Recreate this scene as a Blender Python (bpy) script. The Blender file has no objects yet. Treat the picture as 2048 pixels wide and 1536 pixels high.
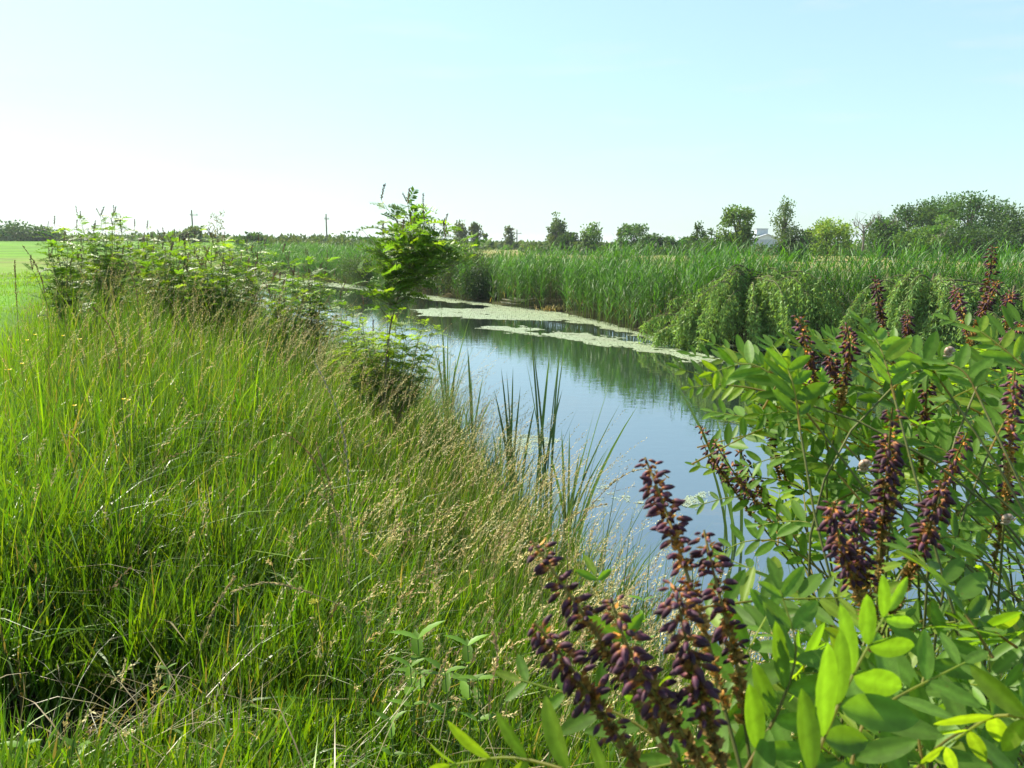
import bpy, math, random
import numpy as np
from mathutils import Vector, Matrix, Euler

# ------------------------------------------------------------------ camera
SC = bpy.context.scene
COL = SC.collection
F_PX, PITCH, ROLL, CAM_H = 1607.0, math.radians(-10.09), math.radians(0.45), 2.5
cam_d = bpy.data.cameras.new('camera')
cam = bpy.data.objects.new('camera', cam_d)
COL.objects.link(cam)
cam_d.sensor_width = 36.0
cam_d.lens = 36.0 * F_PX / 2048.0
cam_d.clip_start = 0.02
cam_d.clip_end = 6000
cam.location = (0, 0, CAM_H)
cam.rotation_euler = (Matrix.Rotation(math.pi / 2 + PITCH, 3, 'X') @ Matrix.Rotation(ROLL, 3, 'Z')).to_euler()
cam_d.dof.use_dof = True
cam_d.dof.focus_distance = 4.0
cam_d.dof.aperture_fstop = 22
SC.camera = cam

# ------------------------------------------------------------------ sky and sun
SUN_AZ, SUN_EL = -54.0, 46.0          # degrees; azimuth from +Y, negative = left
w = bpy.data.worlds.new('World'); SC.world = w; w.use_nodes = True
nt = w.node_tree; nt.nodes.clear()
sky = nt.nodes.new('ShaderNodeTexSky'); sky.sky_type = 'NISHITA'; sky.sun_disc = False
sky.sun_elevation = math.radians(SUN_EL)
sky.sun_rotation = math.radians(SUN_AZ)
sky.air_density = 1.0; sky.dust_density = 1.0; sky.ozone_density = 4.0
bg = nt.nodes.new('ShaderNodeBackground'); bg.inputs['Strength'].default_value = 0.15
tnt = nt.nodes.new('ShaderNodeMix'); tnt.data_type = 'RGBA'; tnt.blend_type = 'MULTIPLY'
tnt.inputs[0].default_value = 1.0; tnt.inputs[7].default_value = (1.14, 1.40, 1.36, 1)
wo = nt.nodes.new('ShaderNodeOutputWorld')
gm = nt.nodes.new('ShaderNodeGamma'); gm.inputs[1].default_value = 0.5    # gamma compresses sky brightness, so horizon and zenith come out more even
nt.links.new(sky.outputs[0], gm.inputs[0]); nt.links.new(gm.outputs[0], tnt.inputs[6]); 
tcw = nt.nodes.new('ShaderNodeTexCoord'); mpw = nt.nodes.new('ShaderNodeMapping'); mpw.inputs['Scale'].default_value = (2.2, 2.2, 14)
nzw = nt.nodes.new('ShaderNodeTexNoise'); nzw.inputs['Scale'].default_value = 2.4; nzw.inputs['Detail'].default_value = 6
nt.links.new(tcw.outputs['Generated'], mpw.inputs[0]); nt.links.new(mpw.outputs[0], nzw.inputs['Vector'])
mrw = nt.nodes.new('ShaderNodeMapRange'); mrw.inputs[1].default_value = .54; mrw.inputs[2].default_value = .8; mrw.inputs[3].default_value = 0; mrw.inputs[4].default_value = .5; nt.links.new(nzw.outputs[0], mrw.inputs[0])
cir = nt.nodes.new('ShaderNodeMix'); cir.data_type = 'RGBA'; cir.inputs[7].default_value = (2.4, 2.7, 2.8, 1)      # faint thin cirrus over the whole sky
nt.links.new(mrw.outputs[0], cir.inputs[0]); nt.links.new(tnt.outputs[2], cir.inputs[6]); nt.links.new(cir.outputs[2], bg.inputs[0]); nt.links.new(bg.outputs[0], wo.inputs[0])
sun_d = bpy.data.lights.new('sun', 'SUN'); sun_d.energy = 5.0; sun_d.angle = math.radians(0.55); sun_d.color = (1.0, 0.93, 0.76)
sun = bpy.data.objects.new('sun', sun_d); COL.objects.link(sun)
az, el = math.radians(SUN_AZ), math.radians(SUN_EL)
SUN_DIR = Vector((math.sin(az) * math.cos(el), math.cos(az) * math.cos(el), math.sin(el)))
sun.rotation_euler = SUN_DIR.to_track_quat('Z', 'Y').to_euler()
sun.location = (-30, 10, 40)
SC.view_settings.view_transform = 'Standard'; SC.view_settings.look = 'None'
SC.view_settings.exposure = 1.22; SC.view_settings.gamma = 1.0
SC.render.engine = 'CYCLES'
SC.cycles.max_bounces = 8; SC.cycles.transparent_max_bounces = 8
SC.cycles.diffuse_bounces = 4; SC.cycles.glossy_bounces = 3; SC.cycles.transmission_bounces = 5
try:
    SC.cycles.use_denoising = True
except Exception:
    pass

# ------------------------------------------------------------------ helpers
R = np.random.default_rng(11)
random.seed(5)
def ray(u, v):
    """direction of a photograph pixel, scaled so that the forward axis of the camera is 1"""
    x = (u - 1024) / F_PX; y = (768 - v) / F_PX
    xr = x * math.cos(ROLL) - y * math.sin(ROLL); yr = x * math.sin(ROLL) + y * math.cos(ROLL)
    c, s = math.cos(PITCH), math.sin(PITCH)
    return np.array([xr, c - s * yr, s + c * yr])
CP = np.array([0, 0, CAM_H])
def on_plane(u, v, z=0.0):
    d = ray(u, v); return CP + d * ((z - CAM_H) / d[2])
def at_depth(u, v, dep):
    return CP + ray(u, v) * dep
def at_y(u, v, y):
    d = ray(u, v); return CP + d * (y / d[1])

def nrm(a):
    a = np.asarray(a, float)
    return a / (np.linalg.norm(a, axis=-1, keepdims=True) + 1e-9)

class Geo:
    """collects quads with a colour per vertex; becomes one mesh"""
    def __init__(s): s.v, s.f, s.c, s.n = [], [], [], 0
    def add(s, V, Fq, C):
        V = np.asarray(V, float).reshape(-1, 3); Fq = np.asarray(Fq, int).reshape(-1, 4)
        C = np.broadcast_to(np.asarray(C, float), (len(V), 3)) if np.ndim(C) < 2 else np.asarray(C, float)
        s.v.append(V); s.f.append(Fq + s.n); s.c.append(C); s.n += len(V)
    def mesh(s, name, mat, smooth=True, origin=None):
        V = np.concatenate(s.v); Fq = np.concatenate(s.f); C = np.concatenate(s.c)
        if origin is not None: V = V - np.asarray(origin, float)
        m = bpy.data.meshes.new(name)
        m.vertices.add(len(V)); m.vertices.foreach_set('co', V.astype(np.float32).ravel())
        m.loops.add(len(Fq) * 4); m.loops.foreach_set('vertex_index', Fq.astype(np.int32).ravel())
        m.polygons.add(len(Fq)); m.polygons.foreach_set('loop_start', np.arange(0, len(Fq) * 4, 4, dtype=np.int32))
        m.polygons.foreach_set('use_smooth', np.full(len(Fq), smooth))
        a = m.color_attributes.new('tint', 'FLOAT_COLOR', 'POINT')
        a.data.foreach_set('color', np.concatenate([C, np.ones((len(C), 1))], 1).astype(np.float32).ravel())
        m.materials.append(mat); m.update(calc_edges=True); m.validate()
        return m
    # ---- shapes
    def tube(s, P, r, col, sides=6):
        P = np.asarray(P, float); k = len(P); r = np.broadcast_to(np.asarray(r, float), (k,))
        T = nrm(np.gradient(P, axis=0)); ref = np.array([0.31, 0.77, 0.55])
        A = nrm(np.cross(T, ref)); B = np.cross(T, A)
        th = np.linspace(0, 2 * math.pi, sides, endpoint=False)
        V = P[:, None] + r[:, None, None] * (A[:, None] * np.cos(th)[None, :, None] + B[:, None] * np.sin(th)[None, :, None])
        i = np.arange(k - 1)[:, None] * sides; j = np.arange(sides)[None]; j2 = (j + 1) % sides
        Fq = np.stack([i + j, i + j2, i + sides + j2, i + sides + j], -1)
        if np.ndim(col) == 2: col = np.repeat(np.asarray(col, float), sides, 0)
        s.add(V, Fq, col)
    def box(s, c, h, col, rot=0.0):
        c = np.asarray(c, float); h = np.asarray(h, float)
        S = np.array([[-1,-1,-1],[1,-1,-1],[1,1,-1],[-1,1,-1],[-1,-1,1],[1,-1,1],[1,1,1],[-1,1,1]], float) * h
        ca, sa = math.cos(rot), math.sin(rot)
        S = np.stack([S[:,0]*ca - S[:,1]*sa, S[:,0]*sa + S[:,1]*ca, S[:,2]], 1) + c
        s.add(S, [[0,3,2,1],[4,5,6,7],[0,1,5,4],[1,2,6,5],[2,3,7,6],[3,0,4,7]], col)
    def blades(s, base, h, azm, lean, curl, wd, k, col, droop=0.0, tipcol=None):
        base = np.asarray(base, float); n = len(base); t = np.linspace(0, 1, k + 1)
        h = np.broadcast_to(h, (n,)); lean = np.broadcast_to(lean, (n,)); curl = np.broadcast_to(curl, (n,)); droop = np.broadcast_to(droop, (n,))
        r = h[:, None] * (lean[:, None] * t + curl[:, None] * t ** 2)
        z = h[:, None] * (t - droop[:, None] * t ** 3)
        P = base[:, None] + np.stack([r * np.cos(azm)[:, None], r * np.sin(azm)[:, None], z], -1)
        sa = azm + math.pi / 2 + R.uniform(-1, 1, n)
        S = np.stack([np.cos(sa), np.sin(sa), R.uniform(-.2, .2, n)], -1)
        wp = np.broadcast_to(wd, (n,))[:, None] * (0.03 + (1 - t ** 2.4) * (0.62 + 0.38 * np.minimum(1, t * 3)))
        V = np.stack([P - S[:, None] * wp[..., None] / 2, P + S[:, None] * wp[..., None] / 2], 2).reshape(n, -1, 3)
        o = np.arange(n)[:, None, None] * (2 * (k + 1)) + (np.arange(k) * 2)[None, :, None]
        Fq = o + np.array([0, 1, 3, 2])[None, None]
        C = np.repeat(np.asarray(col, float)[:, None], 2 * (k + 1), 1)
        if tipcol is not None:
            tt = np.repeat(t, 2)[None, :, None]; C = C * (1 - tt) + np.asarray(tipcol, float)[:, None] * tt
        s.add(V, Fq, C.reshape(-1, 3))
    def diamonds(s, P, D, L, W, col, up=None, wide=0.45):
        P = np.asarray(P, float); n = len(P); D = nrm(D)
        rnd = R.normal(size=(n, 3)) if up is None else up
        S = nrm(np.cross(D, rnd)); N = np.cross(S, D)
        L = np.broadcast_to(L, (n,))[:, None]; W = np.broadcast_to(W, (n,))[:, None]
        mid = P + D * L * wide + N * L * 0.06
        V = np.stack([P, mid - S * W / 2, P + D * L, mid + S * W / 2], 1)
        s.add(V, np.arange(n)[:, None] * 4 + np.arange(4)[None], np.repeat(np.asarray(col, float), 4, 0) if np.ndim(col) == 2 else col)

def obj(name, mesh, parent=None, loc=(0, 0, 0), mat4=None):
    o = bpy.data.objects.new(name, mesh); COL.objects.link(o)
    if parent is not None: o.parent = parent
    if mat4 is not None: o.matrix_basis = mat4
    else: o.location = tuple(loc)
    return o
def tag(o, label, cat, group=None, kind=None):
    if label: o['label'] = label
    if cat: o['category'] = cat
    if group: o['group'] = group
    if kind: o['kind'] = kind
    return o
def thing(name, loc, label, cat, group=None):
    return tag(obj(name, None, None, loc), label, cat, group)
def vary(col, n, amt=0.18, hue=0.1):
    col = np.asarray(col, float); b = 1 + R.normal(0, amt, (n, 1)); hh = 1 + R.normal(0, hue, (n, 3)) * np.array([1, .4, 1])
    return np.clip(col * b * hh, 0.004, 0.9)
def vnoise(x, y, sc, seed=0):
    """cheap smooth noise in -1..1"""
    r = np.random.default_rng(seed); o = 0.0
    for i in range(5):
        a = r.uniform(0, 2 * math.pi); k = sc * (1 + .55 * i) * (1 if i else .8); ph = r.uniform(0, 6.28)
        o = o + np.sin((x * math.cos(a) + y * math.sin(a)) * k + ph + 1.3 * np.sin((x * math.sin(a) - y * math.cos(a)) * k * .7 + ph * 2))
    return o / 3.2

def smooth_path(pts, n):
    pts = np.asarray(pts, float); c = np.concatenate([[0], np.cumsum(np.linalg.norm(np.diff(pts, axis=0), axis=1))]); s = np.linspace(0, c[-1], n)
    P = np.stack([np.interp(s, c, pts[:, i]) for i in range(3)], 1)
    for _ in range(max(2, n // 5)): P[1:-1] = .25 * P[:-2] + .5 * P[1:-1] + .25 * P[2:]
    return P

# ------------------------------------------------------------------ materials
def new_mat(name):
    m = bpy.data.materials.new(name); m.use_nodes = True; m.node_tree.nodes.clear()
    return m, m.node_tree.nodes, m.node_tree.links
def leaf_mat_veins(m):
    N, L = m.node_tree.nodes, m.node_tree.links; p = [n for n in N if n.type == 'BSDF_PRINCIPLED'][0]
    tc = N.new('ShaderNodeTexCoord'); sp = N.new('ShaderNodeSeparateXYZ'); L.new(tc.outputs['Object'], sp.inputs[0])
    def ma(op, a, b=None):
        x = N.new('ShaderNodeMath'); x.operation = op
        for i, v in enumerate((a, b)):
            if v is None: continue
            if hasattr(v, 'node'): L.new(v, x.inputs[i])
            else: x.inputs[i].default_value = v
        return x.outputs[0]
    ph = ma('MULTIPLY', ma('SUBTRACT', sp.outputs[1], ma('MULTIPLY', ma('ABSOLUTE', sp.outputs[0]), .9)), 62.0)
    vein = ma('POWER', ma('ABSOLUTE', ma('SINE', ph)), 3.0)
    old = p.inputs['Base Color'].links[0].from_socket
    k = N.new('ShaderNodeMapRange'); k.inputs[3].default_value = 1.05; k.inputs[4].default_value = .98; L.new(vein, k.inputs[0])
    mx = N.new('ShaderNodeMix'); mx.data_type = 'RGBA'; mx.blend_type = 'MULTIPLY'; mx.inputs[0].default_value = 1; L.new(old, mx.inputs[6]); L.new(k.outputs[0], mx.inputs[7]); 
    nz = N.new('ShaderNodeTexNoise'); nz.inputs['Scale'].default_value = 7; nz.inputs['Detail'].default_value = 5; g_ = N.new('ShaderNodeNewGeometry'); ad = N.new('ShaderNodeVectorMath'); ad.operation = 'MULTIPLY_ADD'; ad.inputs[1].default_value = (23, 23, 23); L.new(g_.outputs['Position'], ad.inputs[0]); L.new(tc.outputs['Object'], ad.inputs[2]); L.new(ad.outputs[0], nz.inputs['Vector'])
    sm = N.new('ShaderNodeMapRange'); sm.inputs[1].default_value = .66; sm.inputs[2].default_value = .72; sm.inputs[4].default_value = .75; L.new(nz.outputs[0], sm.inputs[0])
    bm_ = N.new('ShaderNodeMix'); bm_.data_type = 'RGBA'; L.new(sm.outputs[0], bm_.inputs[0]); L.new(mx.outputs[2], bm_.inputs[6]); bm_.inputs[7].default_value = (.16, .11, .03, 1); L.new(bm_.outputs[2], p.inputs['Base Color'])   # brown blemishes
    b = N.new('ShaderNodeBump'); b.inputs['Strength'].default_value = .06; b.inputs['Distance'].default_value = .003; L.new(vein, b.inputs['Height']); L.new(b.outputs[0], p.inputs['Normal'])
    return m
def leaf_mat(name, trans=0.38, rough=0.45, spec=0.35, tcol=(1.35, 1.35, 0.45), rnd=0.25, noise=0.0, nscale=40, bump=0.0):
    m, N, L = new_mat(name)
    at = N.new('ShaderNodeAttribute'); at.attribute_name = 'tint'
    oi = N.new('ShaderNodeObjectInfo')
    mr = N.new('ShaderNodeMapRange'); mr.inputs[3].default_value = 1 - rnd; mr.inputs[4].default_value = 1 + rnd
    L.new(oi.outputs['Random'], mr.inputs[0])
    mx = N.new('ShaderNodeMix'); mx.data_type = 'RGBA'; mx.blend_type = 'MULTIPLY'; mx.inputs[0].default_value = 1
    L.new(at.outputs['Color'], mx.inputs[6]); L.new(mr.outputs[0], mx.inputs[7]); col = mx.outputs[2]
    if noise:
        tc = N.new('ShaderNodeTexCoord'); no = N.new('ShaderNodeTexNoise'); no.inputs['Scale'].default_value = nscale; no.inputs['Detail'].default_value = 4
        L.new(tc.outputs['Object'], no.inputs['Vector'])
        m2 = N.new('ShaderNodeMapRange'); m2.inputs[1].default_value = .3; m2.inputs[2].default_value = .7
        m2.inputs[3].default_value = 1 - noise; m2.inputs[4].default_value = 1 + noise
        L.new(no.outputs[0], m2.inputs[0])
        mx2 = N.new('ShaderNodeMix'); mx2.data_type = 'RGBA'; mx2.blend_type = 'MULTIPLY'; mx2.inputs[0].default_value = 1
        L.new(col, mx2.inputs[6]); L.new(m2.outputs[0], mx2.inputs[7]); col = mx2.outputs[2]
    p = N.new('ShaderNodeBsdfPrincipled'); p.inputs['Roughness'].default_value = rough; p.inputs['Specular IOR Level'].default_value = spec
    L.new(col, p.inputs['Base Color'])
    if noise and bump:
        b = N.new('ShaderNodeBump'); b.inputs['Strength'].default_value = bump; b.inputs['Distance'].default_value = .002
        L.new(no.outputs[0], b.inputs['Height']); L.new(b.outputs[0], p.inputs['Normal'])
    out = N.new('ShaderNodeOutputMaterial')
    if trans > 0:
        tm = N.new('ShaderNodeMix'); tm.data_type = 'RGBA'; tm.blend_type = 'MULTIPLY'; tm.inputs[0].default_value = 1
        L.new(col, tm.inputs[6]); tm.inputs[7].default_value = (*tcol, 1)
        tr = N.new('ShaderNodeBsdfTranslucent'); L.new(tm.outputs[2], tr.inputs[0])
        ms = N.new('ShaderNodeMixShader'); ms.inputs[0].default_value = trans
        L.new(p.outputs[0], ms.inputs[1]); L.new(tr.outputs[0], ms.inputs[2]); L.new(ms.outputs[0], out.inputs[0])
    else:
        L.new(p.outputs[0], out.inputs[0])
    return m
M_GRASS = leaf_mat('grass_blade', .42, .40, .42, (1.9, 1.8, .4), rnd=0)
M_STRAW = leaf_mat('dry_seed_head', .25, .6, .25, (1.2, 1.1, .8), rnd=.1)
M_REED = leaf_mat('reed_leaf', .36, .5, .3, (1.7, 1.7, .45), rnd=0)
M_TREE = leaf_mat('tree_foliage', .36, .55, .25, (1.6, 1.5, .5), rnd=.12)
M_WILLOW = leaf_mat('willow_foliage', .36, .5, .3, rnd=.05)
M_SHRUB = leaf_mat('shrub_leaf', .48, .45, .3, (1.7, 1.65, .4), rnd=.3)
M_LEAFLET = leaf_mat_veins(leaf_mat('near_leaflet', .5, .48, .25, (2.2, 2.2, .28), rnd=.25, noise=.2, nscale=5, bump=.25))
M_CATTAIL = leaf_mat('cattail_leaf', .25, .38, .45, rnd=.2)
M_BARK = leaf_mat('bark', 0, .85, .15, rnd=.1, noise=.35, nscale=6)
M_STEM = leaf_mat('stem', .1, .6, .25, rnd=.1, noise=.2, nscale=30)
M_POD = leaf_mat('seed_pod', .05, .58, .22, rnd=.45, noise=.2, nscale=2)
M_DUCK = leaf_mat('duckweed', .1, .45, .4, rnd=0)
M_PAINT = leaf_mat('painted_metal', 0, .5, .3, rnd=0, noise=.12, nscale=1.2)
M_FLOWER = leaf_mat('petal', .3, .5, .2, (1.1, 1.1, .8), rnd=.1)
M_SHELL = leaf_mat('shell', .1, .35, .4, (1, 1, 1), rnd=.1, noise=.12, nscale=3)

def ground_mat():
    m, N, L = new_mat('ground_soil_and_turf')
    geo = N.new('ShaderNodeNewGeometry'); sep = N.new('ShaderNodeSeparateXYZ'); L.new(geo.outputs['Position'], sep.inputs[0])
    def noise(scale, det=5):
        n = N.new('ShaderNodeTexNoise'); n.inputs['Scale'].default_value = scale; n.inputs['Detail'].default_value = det
        L.new(geo.outputs['Position'], n.inputs['Vector']); return n.outputs[0]
    def ramp(src, stops):
        r = N.new('ShaderNodeValToRGB'); L.new(src, r.inputs[0])
        e = r.color_ramp.elements; e[0].position, e[0].color = stops[0][0], (*stops[0][1], 1); e[1].position, e[1].color = stops[-1][0], (*stops[-1][1], 1)
        for p, c in stops[1:-1]:
            x = e.new(p); x.color = (*c, 1)
        return r.outputs[0]
    def mix(fac, a, b):
        x = N.new('ShaderNodeMix'); x.data_type = 'RGBA'
        L.new(fac, x.inputs[0]) if hasattr(fac, 'node') else None
        L.new(a, x.inputs[6]); L.new(b, x.inputs[7]); return x.outputs[2]
    def mrange(src, a, b):
        r = N.new('ShaderNodeMapRange'); L.new(src, r.inputs[0]); r.inputs[1].default_value = a; r.inputs[2].default_value = b; return r.outputs[0]
    soil = ramp(noise(6), [(.3, (.018, .014, .008)), (.5, (.032, .028, .014)), (.7, (.03, .045, .012))])
    turf = ramp(noise(.22, 10), [(.3, (.075, .17, .014)), (.5, (.10, .23, .018)), (.7, (.14, .25, .03))])
    mpb = N.new('ShaderNodeMapping'); mpb.inputs['Scale'].default_value = (.02, .35, 1); L.new(geo.outputs['Position'], mpb.inputs[0]); nb = N.new('ShaderNodeTexNoise'); nb.inputs['Scale'].default_value = 1; nb.inputs['Detail'].default_value = 6; L.new(mpb.outputs[0], nb.inputs['Vector'])
    turf = mix(mrange(nb.outputs[0], .48, .62), turf, ramp(noise(2.5, 6), [(.35, (.05, .11, .015)), (.65, (.13, .19, .04))]))
    dry = ramp(noise(.12, 8), [(.32, (.16, .19, .05)), (.5, (.25, .20, .09)), (.68, (.13, .2, .04))])
    # meadow to the left, dry field far beyond the pond
    comb = N.new('ShaderNodeMath'); comb.operation = 'MULTIPLY_ADD'; L.new(sep.outputs[1], comb.inputs[0]); comb.inputs[1].default_value = .5; L.new(sep.outputs[0], comb.inputs[2])
    left = mrange(comb.outputs[0], -1.2, -2.6)
    farf = mrange(sep.outputs[1], 30, 60)
    near = mix(left, soil, turf)
    leftfar = mrange(sep.outputs[0], -22, -40)
    fl = mix(leftfar, dry, turf)
    colr = mix(farf, near, fl)
    p = N.new('ShaderNodeBsdfPrincipled'); p.inputs['Roughness'].default_value = .95; p.inputs['Specular IOR Level'].default_value = .1
    L.new(colr, p.inputs['Base Color'])
    b = N.new('ShaderNodeBump'); b.inputs['Strength'].default_value = .8; b.inputs['Distance'].default_value = .05
    L.new(noise(14, 8), b.inputs['Height']); L.new(b.outputs[0], p.inputs['Normal'])
    o = N.new('ShaderNodeOutputMaterial'); L.new(p.outputs[0], o.inputs[0]); return m
def water_mat():
    m, N, L = new_mat('pond_water')
    p = N.new('ShaderNodeBsdfPrincipled'); p.inputs['Base Color'].default_value = (.014, .02, .02, 1)
    p.inputs['Roughness'].default_value = .015; p.inputs['IOR'].default_value = 1.4; p.inputs['Specular IOR Level'].default_value = .5
    geo = N.new('ShaderNodeNewGeometry'); mp = N.new('ShaderNodeMapping'); mp.inputs['Scale'].default_value = (1.0, 1.6, 1)
    L.new(geo.outputs['Position'], mp.inputs[0])
    n = N.new('ShaderNodeTexNoise'); n.inputs['Scale'].default_value = 3.2; n.inputs['Detail'].default_value = 3; L.new(mp.outputs[0], n.inputs['Vector'])
    b = N.new('ShaderNodeBump'); b.inputs['Strength'].default_value = .10; b.inputs['Distance'].default_value = .02
    L.new(n.outputs[0], b.inputs['Height']); L.new(b.outputs[0], p.inputs['Normal'])
    gl = N.new('ShaderNodeBsdfGlossy'); gl.inputs['Color'].default_value = (.92, .95, 1, 1); gl.inputs['Roughness'].default_value = .015; L.new(b.outputs[0], gl.inputs['Normal'])
    ms = N.new('ShaderNodeMixShader'); ms.inputs[0].default_value = .42; L.new(p.outputs[0], ms.inputs[1]); L.new(gl.outputs[0], ms.inputs[2])   # extra mirror reflection mixed in to brighten the water
    o = N.new('ShaderNodeOutputMaterial'); L.new(ms.outputs[0], o.inputs[0]); return m

# ------------------------------------------------------------------ terrain
NEAR = np.array([(60, 4.6), (20, 4.3), (6, 4.1), (3, 4.15), (1.7, 4.05), (1.1, 4.2), (.6, 4.9), (.2, 6.2), (-.4, 8.2), (-1.25, 11), (-2.7, 14), (-5.4, 19), (-8.6, 26), (-14, 38), (-23, 57), (-40, 82)], float)
FAR = np.array([(60, 19.5), (14, 19.2), (10.5, 19.3), (8.4, 19.8), (6.5, 19.7), (4.7, 19.9), (3.7, 21.6), (2.8, 25.5), (1.4, 29.3), (-.4, 31.4), (-2.7, 35.3), (-5.5, 39.9), (-9.5, 46.3), (-13.2, 51.5), (-21, 65), (-38, 92)], float)
POND = np.concatenate([NEAR, FAR[::-1]])
def pdist(x, y, line, closed=False):
    x = np.asarray(x, float); y = np.asarray(y, float); best = np.full(x.shape, 1e9)
    pts = np.concatenate([line, line[:1]]) if closed else line
    for (ax, ay), (bx, by) in zip(pts[:-1], pts[1:]):
        dx, dy = bx - ax, by - ay; t = np.clip(((x - ax) * dx + (y - ay) * dy) / (dx * dx + dy * dy), 0, 1)
        best = np.minimum(best, np.hypot(x - ax - t * dx, y - ay - t * dy))
    return best
def inside(x, y, poly):
    x = np.asarray(x, float); y = np.asarray(y, float); c = np.zeros(x.shape, bool); n = len(poly); j = n - 1
    for i in range(n):
        xi, yi = poly[i]; xj, yj = poly[j]
        c ^= ((yi > y) != (yj > y)) & (x < (xj - xi) * (y - yi) / (yj - yi + 1e-12) + xi); j = i
    return c
def shore(x, y):
    d = pdist(x, y, POND, True); return np.where(inside(x, y, POND), -d, d)
HOLE = on_plane(150, 1400, .95)[:2]
def ground_z(x, y):
    s = shore(x, y); t = np.clip(s / 3.2, 0, 1); t = t * t * (3 - 2 * t)
    z = np.where(s > 0, .04 + .87 * t, np.maximum(-.7, s * .8))
    z = z + np.where(s > 0, np.clip(s / 2, 0, 1) * .05 * vnoise(x, y, .9, 3), 0)
    z = z + .9 * np.clip((y - 35) / 120, 0, 1) * np.clip((-x - 12) / 40, 0, 1)
    hd = np.hypot(x - HOLE[0], y - HOLE[1]); z = z - .22 * np.exp(-(hd / .38) ** 2)
    return z
def axis(a, b, step, lim):
    c = list(np.arange(a, b + 1e-6, step)); s = step
    while c[-1] < lim: s *= 1.25; c.append(c[-1] + s)
    s = step
    while c[0] > -lim: s *= 1.25; c.insert(0, c[0] - s)
    return np.array(c)
gx, gy = axis(-28, 22, .4, 2600), axis(-3, 72, .4, 2600)
XX, YY = np.meshgrid(gx, gy); ZZ = ground_z(XX, YY)
g = Geo(); nx = len(gx)
ii = (np.arange(len(gy) - 1)[:, None] * nx + np.arange(nx - 1)[None]).ravel()
g.add(np.stack([XX, YY, ZZ], -1), np.stack([ii, ii + 1, ii + nx + 1, ii + nx], -1), (1, 1, 1))
tag(obj('ground', g.mesh('ground', ground_mat())), 'grassy bank and flat fields around the pond', 'ground', kind='structure')
g = Geo(); g.add([[-75, 2, 0], [70, 2, 0], [70, 110, 0], [-75, 110, 0]], [[0, 1, 2, 3]], (1, 1, 1))
tag(obj('water', g.mesh('water', water_mat())), 'still pond water reflecting reeds and pale sky', 'water', kind='structure')

# ------------------------------------------------------------------ duckweed on the water
def pxpoly(pts): return np.array([on_plane(u, v, 0)[:2] for u, v in pts])
DUCK = [  # photograph outline, cell size, cover
 ([(690, 567), (760, 576), (830, 586), (900, 595), (1000, 609), (1100, 620), (1200, 640), (1300, 669), (1390, 689), (1330, 690), (1290, 676), (1230, 660), (1150, 645), (1120, 641), (1060, 642), (960, 638), (900, 634), (850, 631), (822, 620), (880, 616), (960, 617), (985, 613), (900, 604), (800, 592), (700, 576), (640, 570)], .07, .96),
 ([(952, 656), (1000, 652), (1080, 656), (1068, 662), (1092, 671), (1040, 669), (1000, 662)], .05, 1.0),
 ([(1088, 668), (1130, 664), (1180, 668), (1260, 682), (1340, 693), (1400, 710), (1440, 720), (1450, 730), (1380, 722), (1300, 705), (1200, 688), (1130, 680)], .05, .84),
 ([(1400, 688), (1500, 689), (1620, 691), (1740, 693), (1740, 703), (1620, 700), (1500, 697), (1420, 696)], .05, .9),
 ([(540, 549), (600, 560), (690, 569), (690, 575), (620, 571), (560, 556)], .14, .9),
 ([(1000, 870), (1080, 872), (1130, 885), (1110, 905), (1030, 915), (960, 900)], .013, .36),
 ([(1150, 975), (1210, 962), (1280, 985), (1290, 1000), (1230, 1010), (1170, 1005)], .012, .42),
 ([(1330, 1000), (1400, 990), (1420, 1012), (1360, 1020)], .012, .25)]
g = Geo()
for k, (pts, cs, cov) in enumerate(DUCK):
    P = pxpoly(pts); lo, hi = P.min(0) - .5, P.max(0) + .5
    X, Y = np.meshgrid(np.arange(lo[0], hi[0], cs), np.arange(lo[1], hi[1], cs)); X = X.ravel(); Y = Y.ravel()
    am = .12 if k < 5 else .1
    wx = am * 2.2 * vnoise(X, Y, 2.2, 40) + am * .7 * vnoise(X, Y, 9, 41); wy = am * 3 * vnoise(X, Y, 2.4, 42) + am * vnoise(X, Y, 10, 43)
    ok = inside(X + wx, Y + wy, P) & (shore(X, Y) < .1)
    hole = .5 + .5 * vnoise(X, Y, 3.2, 44) + .35 * vnoise(X, Y, 13, 45)
    ok &= (hole > (1 - cov) * 1.3 - .2) if cov > .6 else (hole + R.uniform(-.45, .45, len(X)) > 1 - cov)
    X, Y = X[ok], Y[ok]; n = len(X)
    X = X + R.uniform(-.25, .25, n) * cs; Y = Y + R.uniform(-.25, .25, n) * cs
    a = R.uniform(0, 6.28, n); rr = cs * R.uniform(.62, .8, n)
    q = np.stack([np.stack([X + rr * np.cos(a + i * math.pi / 2), Y + rr * np.sin(a + i * math.pi / 2), .004 + R.uniform(0, .004, n)], -1) for i in range(4)], 1)
    col = vary((.30, .36, .235), n, .07, .03); br = np.clip(vnoise(X, Y, 1.7, 47), 0, 1)[:, None]; col = col * (1 - .5 * br) + np.array([.29, .31, .23]) * .5 * br
    g.add(q, np.arange(n)[:, None] * 4 + np.arange(4), np.repeat(col, 4, 0))
tag(obj('duckweed', g.mesh('duckweed', M_DUCK)), 'pale green duckweed drifting in bands on the pond', 'duckweed', kind='stuff')

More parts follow.
